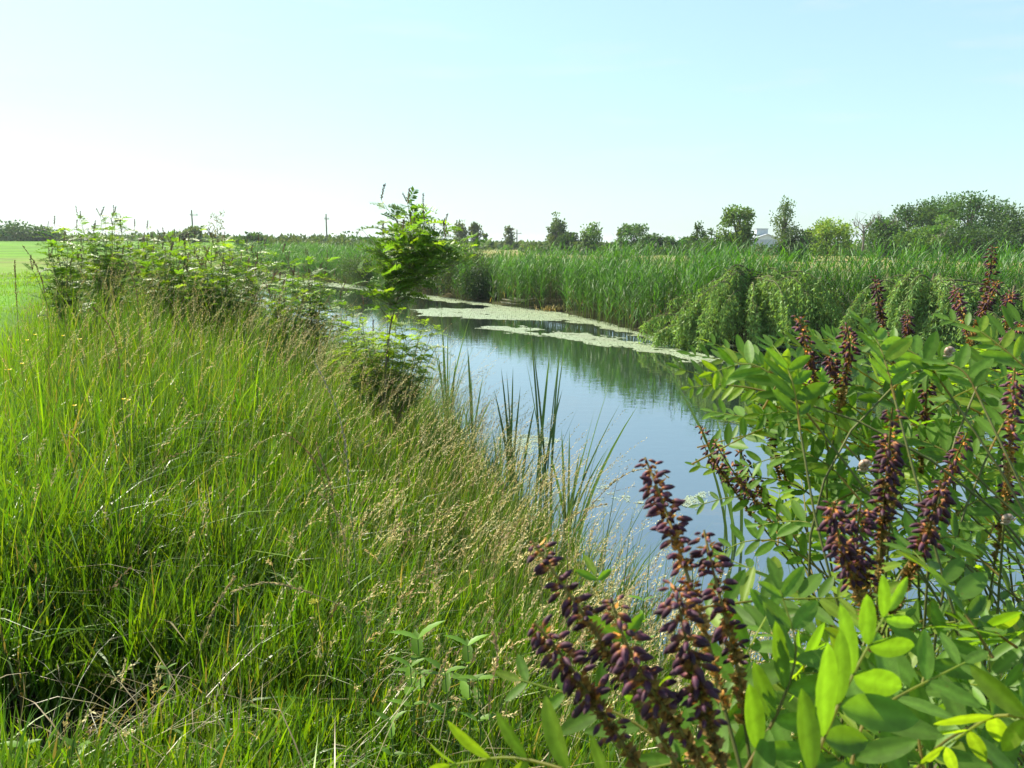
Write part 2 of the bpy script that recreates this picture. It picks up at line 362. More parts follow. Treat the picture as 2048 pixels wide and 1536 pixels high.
# ------------------------------------------------------------------ reeds on the far bank
def along(line, n):
    seg = np.linalg.norm(np.diff(line, axis=0), axis=1); cs = np.concatenate([[0], np.cumsum(seg)]); s = R.uniform(0, cs[-1], n)
    i = np.clip(np.searchsorted(cs, s) - 1, 0, len(seg) - 1); t = (s - cs[i]) / seg[i]
    p = line[i] * (1 - t)[:, None] + line[i + 1] * t[:, None]; d = (line[i + 1] - line[i]) / seg[i][:, None]
    return p, np.stack([d[:, 1], -d[:, 0]], 1)      # point, normal pointing away from the water
def reeds(g, B, H, scale=1.0):
    n = len(B); ax = R.uniform(0, 6.28, n); ln = R.normal(0, .05, n)
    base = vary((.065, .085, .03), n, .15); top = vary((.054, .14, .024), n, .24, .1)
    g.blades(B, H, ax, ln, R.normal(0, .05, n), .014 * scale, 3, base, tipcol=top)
    nl = 10
    for j in range(nl):
        t = .22 + .78 * (j + R.uniform(0, 1, n)) / nl
        P = B + np.stack([H * ln * t * np.cos(ax), H * ln * t * np.sin(ax), H * t], -1)
        La = R.uniform(.3, .55, n) * (1.05 - .3 * t) * scale
        aa = R.uniform(0, 6.28, n)
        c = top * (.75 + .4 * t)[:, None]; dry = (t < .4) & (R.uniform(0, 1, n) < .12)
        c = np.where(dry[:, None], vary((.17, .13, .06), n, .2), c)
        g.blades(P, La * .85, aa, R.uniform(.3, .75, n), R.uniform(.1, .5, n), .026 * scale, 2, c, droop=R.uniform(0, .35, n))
g = Geo()
p, nv = along(FAR[1:], 12500)
off = np.abs(R.normal(0, 1, len(p))) ** 1.2 * 1.7 - .12
x, y = p[:, 0] + nv[:, 0] * -off, p[:, 1] + nv[:, 1] * -off
s = shore(x, y); bad = s < -.3
x[bad] = p[bad, 0] + nv[bad, 0] * off[bad]; y[bad] = p[bad, 1] + nv[bad, 1] * off[bad]
cl = .8 * vnoise(x, y, .7, 60) + .6 * vnoise(x, y, 1.7, 61)
keep = (shore(x, y) > -.3) & (cl > np.where(off < .6, -.32, -.62)) & (x < 17) & (x > -26)
# thinner where dark shrubs and the willows stand, or the bank opens
keep &= ~((np.hypot(x + 3.3, y - 37.5) < 1.6) & (R.uniform(0, 1, len(x)) < .75))
x, y = x[keep], y[keep]; cl = cl[keep]
H = R.uniform(1.72, 2.08, len(x)) + .46 * np.clip(cl - .1, -1, .8) + R.normal(0, .08, len(x)) + .10 * np.clip((x - 3) / 5, 0, 1) - .02 * np.clip(y - 26, 0, 30)
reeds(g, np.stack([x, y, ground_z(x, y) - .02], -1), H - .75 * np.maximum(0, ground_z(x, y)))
# reed bed further up the canal
x = R.uniform(-34, -6, 2200); y = R.uniform(48, 80, 2200); keep = (shore(x, y) > .1) & (pdist(x, y, FAR) < 9) & inside(x, y, np.concatenate([FAR, [(60, 300), (-38, 300)]]))
x, y = x[keep], y[keep]
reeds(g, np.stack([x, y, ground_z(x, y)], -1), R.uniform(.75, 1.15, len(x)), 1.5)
tag(obj('reed_bed', g.mesh('reed_bed', M_REED)), 'tall green reed bed lining the far bank of the pond', 'reeds', kind='stuff')

# ------------------------------------------------------------------ grass on the near bank
def polar(n, a0, a1, d0, d1, pw):
    a = np.radians(R.uniform(a0, a1, n)); e = 2 - pw; U = R.uniform(0, 1, n)
    d = (d0 ** e + U * (d1 ** e - d0 ** e)) ** (1 / e)
    return np.sin(a) * d, np.cos(a) * d, d
TALL = lambda x, y: np.clip((x + .5 * y + 2.0) / 1.6, 0, 1)       # 1 in the rough by the bank, 0 in the mown meadow
def grass_h(x, y, d):
    h = .36 + .46 * np.clip((d - 2.2) / 3.5, 0, 1)
    h = h * (1 + .22 * vnoise(x, y, 1.1, 70))
    bump = .14 * np.exp(-((x + 4.9) / 1.6) ** 2 - ((y - 11) / 3.5) ** 2)
    sh = np.clip(shore(x, y) / 2.2, .25, 1)
    h = (h + bump + .22 * np.clip((d - 6) / 4, 0, 1)) * (.82 + .18 * sh)
    tl = TALL(x, y)
    return np.clip(h * tl + (1 - tl) * (.2 + .05 * vnoise(x, y, 2, 72)), .12, 1.6)
g = Geo()
GREENS = np.array([(.075, .165, .009), (.105, .21, .010), (.048, .11, .010), (.16, .26, .013), (.08, .17, .018)])
for n, d0, d1, k, pw in ((56000, 1.25, 4.2, 5, 1.15), (66000, 4.0, 12, 3, 1.2), (62000, 11, 42, 2, 1.15)):
    x, y, d = polar(n, -38, 42, d0, d1, pw)
    s = shore(x, y); hd = np.hypot((x - HOLE[0]) / 1.25, (y - HOLE[1]) / .8)
    far_side = y > np.interp(x, NEAR[::-1, 0], NEAR[::-1, 1]) + .3
    keep = (s > -.12) & ~far_side & (hd + .08 * vnoise(x, y, 9, 73) > .30 * (1 if d0 < 4 else 0))
    x, y, d = x[keep], y[keep], d[keep]; n = len(x)
    cm = np.clip(.5 + .6 * vnoise(x, y, 5.5, 78) + .35 * vnoise(x, y, 14, 79), 0, 1)   # tussocks
    h = grass_h(x, y, d) * R.uniform(.45, 1.05, n) * (.62 + .5 * cm)
    c = GREENS[R.integers(0, 5, n)] * (1 + .2 * vnoise(x, y, 1.6, 74))[:, None]
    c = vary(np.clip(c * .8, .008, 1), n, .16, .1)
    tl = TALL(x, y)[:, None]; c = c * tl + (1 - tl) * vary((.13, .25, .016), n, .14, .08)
    st = R.uniform(0, 1, n) < (.03 + .04 * np.clip(vnoise(x, y, .9, 76), 0, 1)) * tl[:, 0]
    c[st] = vary((.19, .16, .085), int(st.sum()), .2, .06)
    a = R.normal(-.4, 1.5, n)
    wd = np.maximum(R.uniform(.0034, .0075, n) * np.where(R.uniform(0, 1, n) < .3, 1.9, 1) * (1.3 if d0 < 3 else 1.1), .00085 * d) * np.where(h < .25, .8, 1)
    bent = R.uniform(0, 1, n) < .16
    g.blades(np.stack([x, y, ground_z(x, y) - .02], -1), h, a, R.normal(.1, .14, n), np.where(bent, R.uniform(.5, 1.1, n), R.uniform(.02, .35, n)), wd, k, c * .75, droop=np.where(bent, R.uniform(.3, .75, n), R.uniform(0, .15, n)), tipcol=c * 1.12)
# dark thin sedges fringing the water
p, nv = along(NEAR[3:12], 2600); x = p[:, 0] + R.normal(-.15, .35, len(p)); y = p[:, 1] + R.normal(-.1, .3, len(p)); k_ = shore(x, y) > -.3; x, y = x[k_], y[k_]; n = len(x)
g.blades(np.stack([x, y, np.maximum(ground_z(x, y), -.1)], -1), R.uniform(.5, 1.15, n), R.normal(.2, .9, n), R.normal(.08, .1, n), R.uniform(0, .5, n), np.maximum(R.uniform(.004, .008, n), .0009 * y), 5, vary((.05, .10, .02), n, .2, .1), droop=R.uniform(0, .35, n), tipcol=vary((.085, .14, .03), n, .2, .1))
# matted dead thatch close to the camera
x, y, d = polar(5200, -38, 30, 1.4, 4.5, 1.2)
keep = (np.hypot(x - on_plane(330, 1470, .95)[0], y - on_plane(330, 1470, .95)[1]) < .30) | (R.uniform(0, 1, len(x)) < .18)
keep &= shore(x, y) > 0
x, y, d = x[keep], y[keep], d[keep]; n = len(x)
c = vary((.27, .22, .12), n, .22, .06)
g.blades(np.stack([x, y, ground_z(x, y) + R.uniform(.0, .22, n)], -1), R.uniform(.06, .2, n), R.uniform(0, 6.28, n), R.uniform(.6, 2.2, n), R.uniform(-.5, .5, n), R.uniform(.002, .005, n), 3, c, droop=R.uniform(0, .7, n))
# bleached bent blades arching over the grass
x, y, d = polar(900, -36, 20, 1.7, 6, 1.2); keep = (shore(x, y) > .1); x, y, d = x[keep], y[keep], d[keep]; n = len(x)
c = vary((.24, .23, .16), n, .2, .05)
g.blades(np.stack([x, y, ground_z(x, y)], -1), grass_h(x, y, d) * R.uniform(.55, .95, n), R.normal(0, 1.6, n), R.uniform(.1, .3, n), R.uniform(.5, 1.2, n), R.uniform(.003, .006, n), 7, c, droop=R.uniform(.4, .9, n))
tag(obj('grass', g.mesh('grass', M_GRASS)), 'tall lush meadow grass covering the near bank', 'grass', kind='stuff')

# flowering grass stalks with seed heads
def panicles(g, B, H, A, lean, curl, droop, col, scol, nsp=22, head=.24, sw=.0016, sl=.012, spread=.35):
    n = len(B)
    g.blades(B, H, A, lean, curl, sw, 6, col, droop=droop, tipcol=scol)
    for j in range(nsp):
        t = 1 - head * (j + R.uniform(0, 1, n)) / nsp
        r = H * (lean * t + curl * t ** 2); z = H * (t - droop * t ** 3)
        dr = H * (lean + 2 * curl * t); dz = H * (1 - 3 * droop * t * t)
        T = nrm(np.stack([dr * np.cos(A), dr * np.sin(A), dz], -1))
        P = B + np.stack([r * np.cos(A), r * np.sin(A), z], -1)
        D = nrm(T + R.normal(0, spread, (n, 3))); off = sl * R.uniform(0, .9, n)[:, None] * (1.3 - np.abs(2 * (1 - t) / head - 1))[:, None]
        g.diamonds(P + R.normal(0, 1, (n, 3)) * off * .5, D, sl * R.uniform(.7, 1.4, n), sl * R.uniform(.28, .45, n), scol * R.uniform(.75, 1.2, (n, 1)))
g = Geo()
x, y, d = polar(13000, -33, 20, 2.3, 18, 1.15)
s = shore(x, y); far_side = y > np.interp(x, NEAR[::-1, 0], NEAR[::-1, 1]) + .3
edge = np.exp(-(s / 1.3) ** 2)
keep = (s > .02) & ~far_side & (TALL(x, y) > .5) & (R.uniform(0, 1, len(x)) < (.24 + .8 * edge) * np.where((x < -.28 * y) & (d < 7), .3, 1))
x, y, d, edge = x[keep], y[keep], d[keep], edge[keep]; n = len(x)
h = np.clip(grass_h(x, y, d), .35, 1.5) * R.uniform(1.0, 1.35, n) + .15 * edge
pale = (.54, .46, .23); brown = (.26, .18, .10)
sc = np.where((R.uniform(0, 1, n) < .12)[:, None], vary(brown, n, .2, .06), vary(pale, n, .16, .06))
panicles(g, np.stack([x, y, ground_z(x, y)], -1), h, R.normal(.1, .9, n), R.normal(.12, .1, n), R.uniform(.05, .5, n), R.uniform(0, .3, n), vary((.2, .24, .07), n, .15), sc, nsp=22, sl=.0155)
x, y, d = polar(380, -31, -9, 5.5, 13, 1.0); keep = (shore(x, y) > .3) & (TALL(x, y) > .4); x, y, d = x[keep], y[keep], d[keep]; n = len(x)
panicles(g, np.stack([x, y, ground_z(x, y)], -1), R.uniform(.85, 1.42, n), R.normal(.2, 1.2, n), R.normal(.05, .08, n), R.uniform(.02, .3, n), R.uniform(0, .15, n), vary((.15, .2, .05), n, .15), vary((.30, .27, .11), n, .25, .08), nsp=24, sl=.015, head=.2)
tag(obj('seed_head_grass', g.mesh('seed_head_grass', M_STRAW)), 'straw coloured flowering grass heads nodding along the bank', 'grass', kind='stuff')

# ------------------------------------------------------------------ far hedgerow
g = Geo()
def blob(g, c, r, n, col, lf):
    q = nrm(R.normal(size=(n, 3))) * (R.uniform(.55, 1.05, n) ** .6)[:, None]; q[:, 2] = np.abs(q[:, 2]) * 1.0 - .15
    P = np.asarray(c) + q * np.asarray(r)
    g.diamonds(P, nrm(q + R.normal(0, .8, (n, 3))), lf * R.uniform(.6, 1.4, n), lf * R.uniform(.5, .9, n), vary(col, n, .22, .1))
HTOP = [(-140, 453), (0, 455), (95, 458), (110, 468), (260, 468), (300, 460), (480, 470), (560, 470), (700, 470), (820, 474), (930, 486), (1060, 492), (1250, 494), (1500, 498)]
u = -160.0
while u < 1480:
    dd = random.uniform(150, 240); top = np.interp(u, [a for a, b in HTOP], [b for a, b in HTOP])
    pc = at_y(u, top + random.uniform(-1, 7), dd); wd = random.uniform(4, 8)
    hh = max(1.2, pc[2] - .8)
    blob(g, (pc[0], pc[1], .7), (wd, wd * .8, hh), 170, random.choice([(.055, .10, .03), (.07, .12, .04), (.085, .13, .045)]), 1.1)
    u += random.uniform(7, 15)
u = 1060.0
while u < 2120:
    dd = random.uniform(95, 125); pc = at_y(u, random.uniform(481, 493) if u < 1700 else random.uniform(470, 488), dd); wd = random.uniform(1.2, 2.6)
    blob(g, (pc[0], pc[1], .6), (wd, wd * .8, max(.8, pc[2] - .6)), 200, random.choice([(.045, .085, .025), (.06, .12, .03), (.09, .15, .04), (.05, .08, .03)]), .42)
    u += random.uniform(8, 26)
tag(obj('hedgerow', g.mesh('hedgerow', M_TREE)), 'low grey green hedgerow along the distant horizon', 'hedge', kind='stuff')

# ------------------------------------------------------------------ trees
def make_tree(name, u, vtop, wpx, d, label, cat='tree', col=(.07, .14, .03), shape='round', n=2600, lf=.3, low=.15, bark=(.12, .10, .08), group=None, clumps=26, trunks=1, lean=0):
    tp = at_y(u, vtop, d); x, y = tp[0], d; z0 = float(ground_z(np.array([x]), np.array([y]))[0]); Hh = tp[2] - z0; Rr = wpx / 2 * d / F_PX
    root = thing(name, (x, y, z0), label, cat, group)
    gt, gc = Geo(), Geo()
    cs = []
    for _ in range(clumps):
        t = random.uniform(low, .96) if shape != 'round' else low + (1 - low) * random.random() ** .8 * .97
        if shape == 'poplar': rad = Rr * math.sin(math.pi * min(1, .12 + .88 * (t - low) / (1 - low))) ** .7
        elif shape == 'open': rad = Rr * (.35 + .75 * math.sin(math.pi * min(1, (t - low) / (1.05 - low))))
        else: rad = Rr * math.sqrt(max(.05, 1 - ((t - low) / (1 - low) * 1.75 - .75) ** 2))
        a = random.uniform(0, 6.28); q = rad * random.random() ** .5
        cs.append((q * math.cos(a) + lean * t, q * math.sin(a), t * Hh))
    cs = np.array(cs)
    for k in range(trunks):
        bx = (k - (trunks - 1) / 2) * Rr * .35; tt = np.linspace(0, .86, 7)
        px = bx * (1 - .3 * tt) + lean * tt + np.cumsum(R.normal(0, .03 * Rr, 7)); P = np.stack([px, np.cumsum(R.normal(0, .03 * Rr, 7)), tt * Hh], -1)
        gt.tube(P, np.linspace(.03, .008, 7) * Hh, bark)
    for c in cs[:14]:
        b = np.array([0, 0, c[2] * random.uniform(.35, .7)]); b[0] = np.interp(b[2], P[:, 2], P[:, 0])
        m = (b + c) / 2 + np.array([0, 0, .08 * Hh]); gt.tube([b, m, c], [.012 * Hh, .008 * Hh, .003 * Hh], bark, 5)
    npc = n // clumps
    for c in cs:
        rc = Rr * (random.uniform(.26, .46) if shape != 'open' else random.uniform(.2, .34)); rc = np.array([rc, rc, rc * (1.5 if shape == 'poplar' else .75)])
        q = np.clip(R.normal(0, .55, (npc, 3)), -.95, .95); cc = vary(col, 1, .14, .08)[0]
        gc.diamonds(c + q * rc, nrm(q + R.normal(0, .7, (npc, 3)) + np.array([0, 0, .4 if shape == 'poplar' else -.1])), lf * R.uniform(.6, 1.3, npc), lf * R.uniform(.5, .85, npc), vary(cc, npc, .12, .06))
    obj('trunk', gt.mesh('trunk', M_BARK), root); obj('crown', gc.mesh('crown', M_TREE), root)
    return root
DK, MD, LT, YL, GY = (.045, .095, .025), (.065, .14, .03), (.09, .18, .035), (.15, .24, .04), (.09, .13, .06)
pg = 'poplars along the horizon'
make_tree('poplar_tree', 922, 446, 30, 140, 'broader grey poplar just right of the tall waterside shrub', col=GY, shape='poplar', n=1300, lf=.42, group=pg)
make_tree('poplar_tree', 951, 446, 22, 140, 'slim grey poplar, second of the pair right of the tall shrub', col=GY, shape='poplar', n=1100, lf=.42, group=pg)
make_tree('poplar_tree', 971, 468, 9, 150, 'tiny thin poplar beside the slim grey one', col=GY, shape='poplar', n=300, lf=.42, group=pg, clumps=10)
make_tree('poplar_tree', 1018, 455, 22, 150, 'small poplar just left of the utility pole', col=GY, shape='poplar', n=900, lf=.42, group=pg)
make_tree('poplar_tree', 1113, 433, 36, 110, 'tallest pointed dark poplar rising above the reeds in mid picture', col=(.07, .12, .04), shape='poplar', n=2000, lf=.32, group=pg, clumps=34)
make_tree('poplar_tree', 1187, 451, 40, 110, 'pale bushy poplar alone above the reeds', col=LT, shape='poplar', n=1600, lf=.34, group=pg)
make_tree('poplar_tree', 1098, 473, 12, 112, 'short sapling at the left foot of the tallest poplar', col=GY, shape='poplar', n=400, lf=.3, group=pg, clumps=10)
make_tree('poplar_tree', 1572, 402, 44, 85, 'airy poplar with split top right of the silo', col=(.085, .14, .05), shape='poplar', n=2400, lf=.2, group=pg, clumps=40, trunks=2)
make_tree('poplar_tree', 1695, 470, 13, 92, 'narrow dark columnar tree right of the yellow green bush', col=DK, shape='poplar', n=600, lf=.26, clumps=12)
make_tree('round_tree', 1474, 416, 66, 75, 'round bright topped tree immediately left of the silo', col=(.10, .18, .035), n=4200, lf=.24, clumps=44)
make_tree('sparse_tree', 1397, 450, 30, 80, 'thin upright sapling in the gap left of the round tree', col=DK, shape='poplar', n=1000, lf=.22)
make_tree('sparse_tree', 1425, 452, 44, 78, 'open twiggy small tree touching the round tree', col=DK, shape='open', n=1200, lf=.22, clumps=16)
make_tree('shrub_tree', 1415, 482, 70, 77, 'dense dark bush below the twiggy small tree', cat='bush', col=DK, n=1800, lf=.25, low=.0)
make_tree('shrub_tree', 1594, 462, 58, 72, 'very dark dense bush under the airy poplar', cat='bush', col=(.03, .06, .025), n=3200, lf=.22, low=0)
make_tree('shrub_tree', 1622, 462, 48, 76, 'thin topped bush between the dark bush and the yellow green one', cat='bush', col=MD, n=1500, lf=.22, low=0)
make_tree('round_tree', 1660, 447, 92, 74, 'yellow green rounded bushy tree standing alone', col=YL, n=4200, lf=.22, clumps=40, low=.1)
make_tree('round_tree', 1268, 452, 66, 110, 'flat topped tree with open branches above the reeds', col=MD, shape='open', n=2200, lf=.32, clumps=26)
make_tree('poplar_tree', 1240, 466, 13, 112, 'thin spire at the left edge of the flat topped tree', col=GY, shape='poplar', n=400, lf=.3, clumps=10)
bg_ = 'bushes in a row above the reeds'
for uu, vv, ww, lb in ((1137, 470, 46, 'dark round bush at the right foot of the tallest poplar'), (1302, 475, 48, 'leftmost bush of the row right of the flat topped tree'), (1338, 474, 44, 'middle bush of the row right of the flat topped tree'), (1372, 478, 42, 'rightmost bush of the row, left of the thin sapling')):
    make_tree('shrub_tree', uu, vv, ww, 105, lb, cat='bush', col=DK if uu < 1310 else MD, n=1700, lf=.34, low=.0, group=bg_)
for uu, vv, ww, dd, cc, lb in ((1765, 446, 84, 84, MD, 'leafy tree beneath the dead branches'), (1822, 412, 92, 88, DK, 'leftmost tall tree of the grove at right'), (1880, 402, 104, 92, MD, 'second tall tree of the grove at right'),
        (1936, 397, 116, 86, MD, 'tallest tree in the middle of the right grove'), (1998, 411, 112, 88, DK, 'broad tree right of the tallest in the grove'), (2052, 428, 100, 82, DK, 'dark tree cut by the right picture edge'),
        (1845, 462, 90, 80, LT, 'lower light tree in front of the grove'), (1960, 458, 130, 80, DK, 'low dark tree filling the shade under the grove')):
    make_tree('grove_tree', uu, vv, ww, dd, lb, col=cc, n=4600, lf=.26, clumps=40, low=.12, group='trees of the right grove')
make_tree('grove_tree', 1887, 432, 58, 76, 'slender pale trunked tree with light leaves before the grove', col=LT, shape='open', n=1500, lf=.22, low=.4, bark=(.4, .38, .33), group='trees of the right grove')
def dead_tree(u, vtop, d, label):
    tp = at_y(u, vtop, d); z0 = .9; Hh = tp[2] - z0; root = thing('dead_tree', (tp[0], d, z0), label, 'dead tree', 'dead trees by the grove')
    gt = Geo(); T = np.linspace(0, 1, 6); P = np.stack([.15 * np.sin(T * 3), 0 * T, T * Hh * .8], -1); gt.tube(P, np.linspace(.14, .05, 6), (.16, .14, .12)); obj('trunk', gt.mesh('trunk', M_BARK), root)
    for k in range(8):
        t = random.uniform(.45, .8); a = random.uniform(0, 6.28); b = np.array([np.interp(t, T, P[:, 0]), 0, t * Hh]); L = Hh * random.uniform(.2, .34)
        q = [b, b + L * np.array([.35 * math.cos(a), .35 * math.sin(a), .35]), b + L * np.array([.75 * math.cos(a), .75 * math.sin(a), .55]), b + L * np.array([.8 * math.cos(a), .8 * math.sin(a), 1.0])]
        gb = Geo(); gb.tube(q, [.06, .045, .03, .014], (.16, .14, .12), 5)
        for _ in range(3):
            c = q[2] + R.normal(0, .05, 3); gb.tube([c, c + R.normal(0, .25, 3) + [0, 0, .25], c + R.normal(0, .35, 3) + [0, 0, .55]], [.022, .016, .008], (.16, .14, .12), 4)
        obj('branch', gb.mesh('branch', M_BARK), root)
dead_tree(1728, 436, 82, 'bare dead branches left of the leafy tree'); dead_tree(1772, 428, 83, 'bare dead branches poking above the leafy tree')

# scrub on the far bank and up the canal
for uu, vv, ww, dd, cc, lb in ((505, 474, 60, 120, DK, 'dark bush low on the horizon left of the canal'), (590, 486, 110, 95, GY, 'pale scrub bush beyond the head of the canal'), (680, 484, 120, 90, (.075, .12, .05), 'olive scrub bush behind the far reeds'),
        (30, 455, 90, 150, DK, 'dark bush at the far left edge of the meadow'), (85, 460, 50, 150, DK, 'smaller dark bush at the meadow end'), (385, 460, 40, 140, GY, 'grey bush at the foot of the left utility pole'),
        (760, 490, 90, 70, MD, 'green scrub bush behind the tall shrub'), (900, 495, 90, 58, MD, 'scrub bush on the bank right of the tall shrub')):
    make_tree('scrub_bush', uu, vv, ww, dd, lb, cat='bush', col=cc, n=1500, lf=.0035 * dd, low=0, group='scrub bushes in the distance')
def bank_bush(u, vtop, wpx, d, label, col):
    tp = at_y(u, vtop, d); x = tp[0]; z0 = float(ground_z(np.array([x]), np.array([d]))[0]); Hh = tp[2] - z0; Rr = wpx / 2 * d / F_PX
    root = thing('bank_bush', (x, d, z0), label, 'bush', 'dark bushes on the far bank'); gs, gc = Geo(), Geo()
    for k in range(26):
        a = random.uniform(0, 6.28); q = Rr * random.uniform(.4, 1.1); top = np.array([q * math.cos(a), q * math.sin(a) - .3, Hh * random.uniform(.35, .98)])
        P = np.array([[.1 * math.cos(a), .1 * math.sin(a), 0], top * [.45, .45, .75], top]); gs.tube(P, [.02, .014, .005], (.09, .08, .06), 5)
        for _ in range(5):
            c = P[1] + (P[2] - P[1]) * random.uniform(.1, 1.05); nn = 55; v = R.normal(0, .22, (nn, 3))
            gc.diamonds(c + v, v + [0, 0, -.1], .09, .045, vary(col, nn, .2, .08))
    obj('stem', gs.mesh('stem', M_BARK), root); obj('crown', gc.mesh('crown', M_TREE), root)
bank_bush(925, 512, 120, 36.2, 'dark olive bush overhanging the duckweed band', (.06, .085, .028))
bank_bush(872, 520, 110, 38.6, 'brownish bush behind the tall shrub at the water', (.085, .09, .035))
bank_bush(735, 515, 110, 44.2, 'green bush at the far end of the duckweed, left of the tall shrub', (.055, .10, .03))
bank_bush(815, 508, 120, 41.5, 'bush half hidden behind the tall shrub at the far bank', (.06, .10, .035))
bank_bush(960, 535, 70, 34.2, 'small dark bush at the left end of the tall reeds', (.04, .075, .03))

# ------------------------------------------------------------------ weeping willows
def willow(u, vtop, wpx, d, label, nlimb=16, seed=1, col=(.2, .33, .085), spread=1.0):
    random.seed(seed); tp = at_y(u, vtop, d); x = tp[0]; y = d + .5; z0 = float(ground_z(np.array([x]), np.array([y]))[0]); Hh = tp[2] - z0; Rr = wpx / 2 * d / F_PX
    root = thing('weeping_willow', (x, y, z0), label, 'willow tree', 'willows drooping over the pond')
    gt, gc = Geo(), Geo(); brk = (.14, .12, .07)
    gt.tube(np.array([[0, 0, -.1], [.06, 0, Hh * .3], [.0, .05, Hh * .55], [.05, 0, Hh * .8]]), [.1, .08, .06, .03], brk)
    for k in range(nlimb):
        a = -math.pi / 2 + random.gauss(0, 1.0); t = random.uniform(.3, .8); b = np.array([0, 0, t * Hh]); q = Rr * random.uniform(.35, 1.0) * spread
        top = np.array([q * math.cos(a) * .7, q * math.sin(a) * .7, Hh * random.uniform(.5, 1.0)]); end = np.array([q * math.cos(a) * 1.05, q * math.sin(a) * .9, Hh * random.uniform(.35, .6)])
        tt = np.linspace(0, 1, 10)[:, None]; P = b * (1 - tt) ** 3 + 3 * (b * .4 + top * .6) * tt * (1 - tt) ** 2 + 3 * top * 1.04 * tt ** 2 * (1 - tt) + end * tt ** 3
        gt.tube(P, np.linspace(.022, .004, 10), (.10, .11, .05), 5)
        for _ in range(36):
            s = random.uniform(.15, 1); i = s * 9; p0 = P[int(min(8, i))] + (P[int(min(8, i)) + 1] - P[int(min(8, i))]) * (i - int(min(8, i)))
            o = nrm(np.array([p0[0] + random.gauss(0, .4), p0[1] + random.gauss(0, .4), 0])); L = min(random.uniform(.5, 1.3), p0[2] + z0 - .03)
            m = 9; st = np.linspace(0, 1, m)[:, None]; Q = p0 + o * .28 * np.sqrt(st) + np.array([0, 0, -1]) * (L * st - .1 * np.sin(st * 3)) + R.normal(0, .012, (m, 3))
            gc.tube(Q, np.linspace(.004, .0015, m), (.16, .15, .06), 3)
            nn = 26; si = R.uniform(0, m - 1.01, nn); i0 = si.astype(int); B = Q[i0] + (Q[i0 + 1] - Q[i0]) * (si - i0)[:, None]
            D = nrm(np.array([0, 0, -.85]) + R.normal(0, .5, (nn, 3))); gc.diamonds(B, D, R.uniform(.08, .13, nn), R.uniform(.02, .03, nn), vary(col, nn, .16, .08), wide=.4)
    obj('trunk', gt.mesh('trunk', M_BARK), root); obj('crown', gc.mesh('crown', M_WILLOW), root)
willow(1515, 500, 400, 19.4, 'weeping willow trailing pale strands into the water left of the dark reeds', 34, 3)
willow(1400, 580, 210, 19.2, 'small low willow arching over the duckweed edge', 12, 8)
willow(1895, 488, 400, 17.4, 'weeping willow behind the near shrub at the right side', 34, 4, (.2, .33, .095))
willow(2060, 520, 260, 17.6, 'pale weeping willow cut by the right picture edge', 16, 9, (.21, .33, .1))

# ------------------------------------------------------------------ silo building and utility poles
def silo():
    d = 250.0; c = at_y(1524, 482, d); x = c[0]; px = d / F_PX; z0 = .9
    eave = at_y(1524, 479, d)[2]; roof = at_y(1524, 468, d)[2]; top = at_y(1524, 460, d)[2]
    root = thing('silo_building', (x, d, z0), 'pale metal grain store with a raised roof box behind the trees', 'building')
    hw, hd, e, rf = 4.6, 5.0, eave - z0, roof - z0
    g = Geo(); g.box((0, 0, e / 2), (hw, hd, e / 2), (.42, .47, .55)); wall = obj('wall', g.mesh('wall', M_PAINT, False), root)
    g = Geo()
    for k in range(12): g.box((-hw + .4 + k * .76, -hd - .03, e / 2), (.05, .04, e / 2 - .05), (.36, .41, .5))
    obj('rib', g.mesh('rib', M_PAINT, False), wall)
    g = Geo(); g.add([[-hw, -hd, e], [hw, -hd, e], [0, -hd, rf - .1], [0, -hd, rf - .1]], [[0, 1, 2, 2]][:0] or [[0, 1, 2, 3]], (.6, .63, .68)); obj('gable', g.mesh('gable', M_PAINT, False), root)
    g = Geo(); o = .35
    for sx in (-1, 1): g.add([[sx * (hw + o), -hd - o, e - .15], [0, -hd - o, rf], [0, hd + o, rf], [sx * (hw + o), hd + o, e - .15], [sx * (hw + o), -hd - o, e - .32], [0, -hd - o, rf - .17], [0, hd + o, rf - .17], [sx * (hw + o), hd + o, e - .32]], [[0, 1, 2, 3], [4, 7, 6, 5], [0, 4, 5, 1], [0, 3, 7, 4], [2, 6, 7, 3]], (.30, .33, .37))
    obj('roof', g.mesh('roof', M_PAINT, False), root)
    g = Geo(); g.box((-.6, 0, rf - .2 + (top - roof) / 2 + .2), (1.7, 1.7, (top - roof) / 2 + .3), (.5, .54, .6)); b = obj('roof_box', g.mesh('roof_box', M_PAINT, False), root)
    g = Geo(); g.box((-.6, 0, rf + (top - roof) + .35), (1.85, 1.85, .08), (.28, .3, .34)); obj('roof_box_lid', g.mesh('roof_box_lid', M_PAINT, False), b)
    g = Geo(); g.box((-hw - 4.2, .5, e * .42), (3.8, 4, e * .42), (.36, .42, .5)); lean = obj('side_shed', g.mesh('side_shed', M_PAINT, False), root)
    g = Geo(); g.add([[-hw - 8.3, -3.9, e * .84], [-hw - .1, -3.9, e + .3], [-hw - .1, 4.9, e + .3], [-hw - 8.3, 4.9, e * .84], [-hw - 8.3, -3.9, e * .84 + .15], [-hw - .1, -3.9, e + .45], [-hw - .1, 4.9, e + .45], [-hw - 8.3, 4.9, e * .84 + .15]], [[0, 3, 2, 1], [4, 5, 6, 7], [0, 1, 5, 4], [1, 2, 6, 5], [2, 3, 7, 6], [3, 0, 4, 7]], (.16, .19, .22)); obj('shed_roof', g.mesh('shed_roof', M_PAINT, False), lean)
silo()
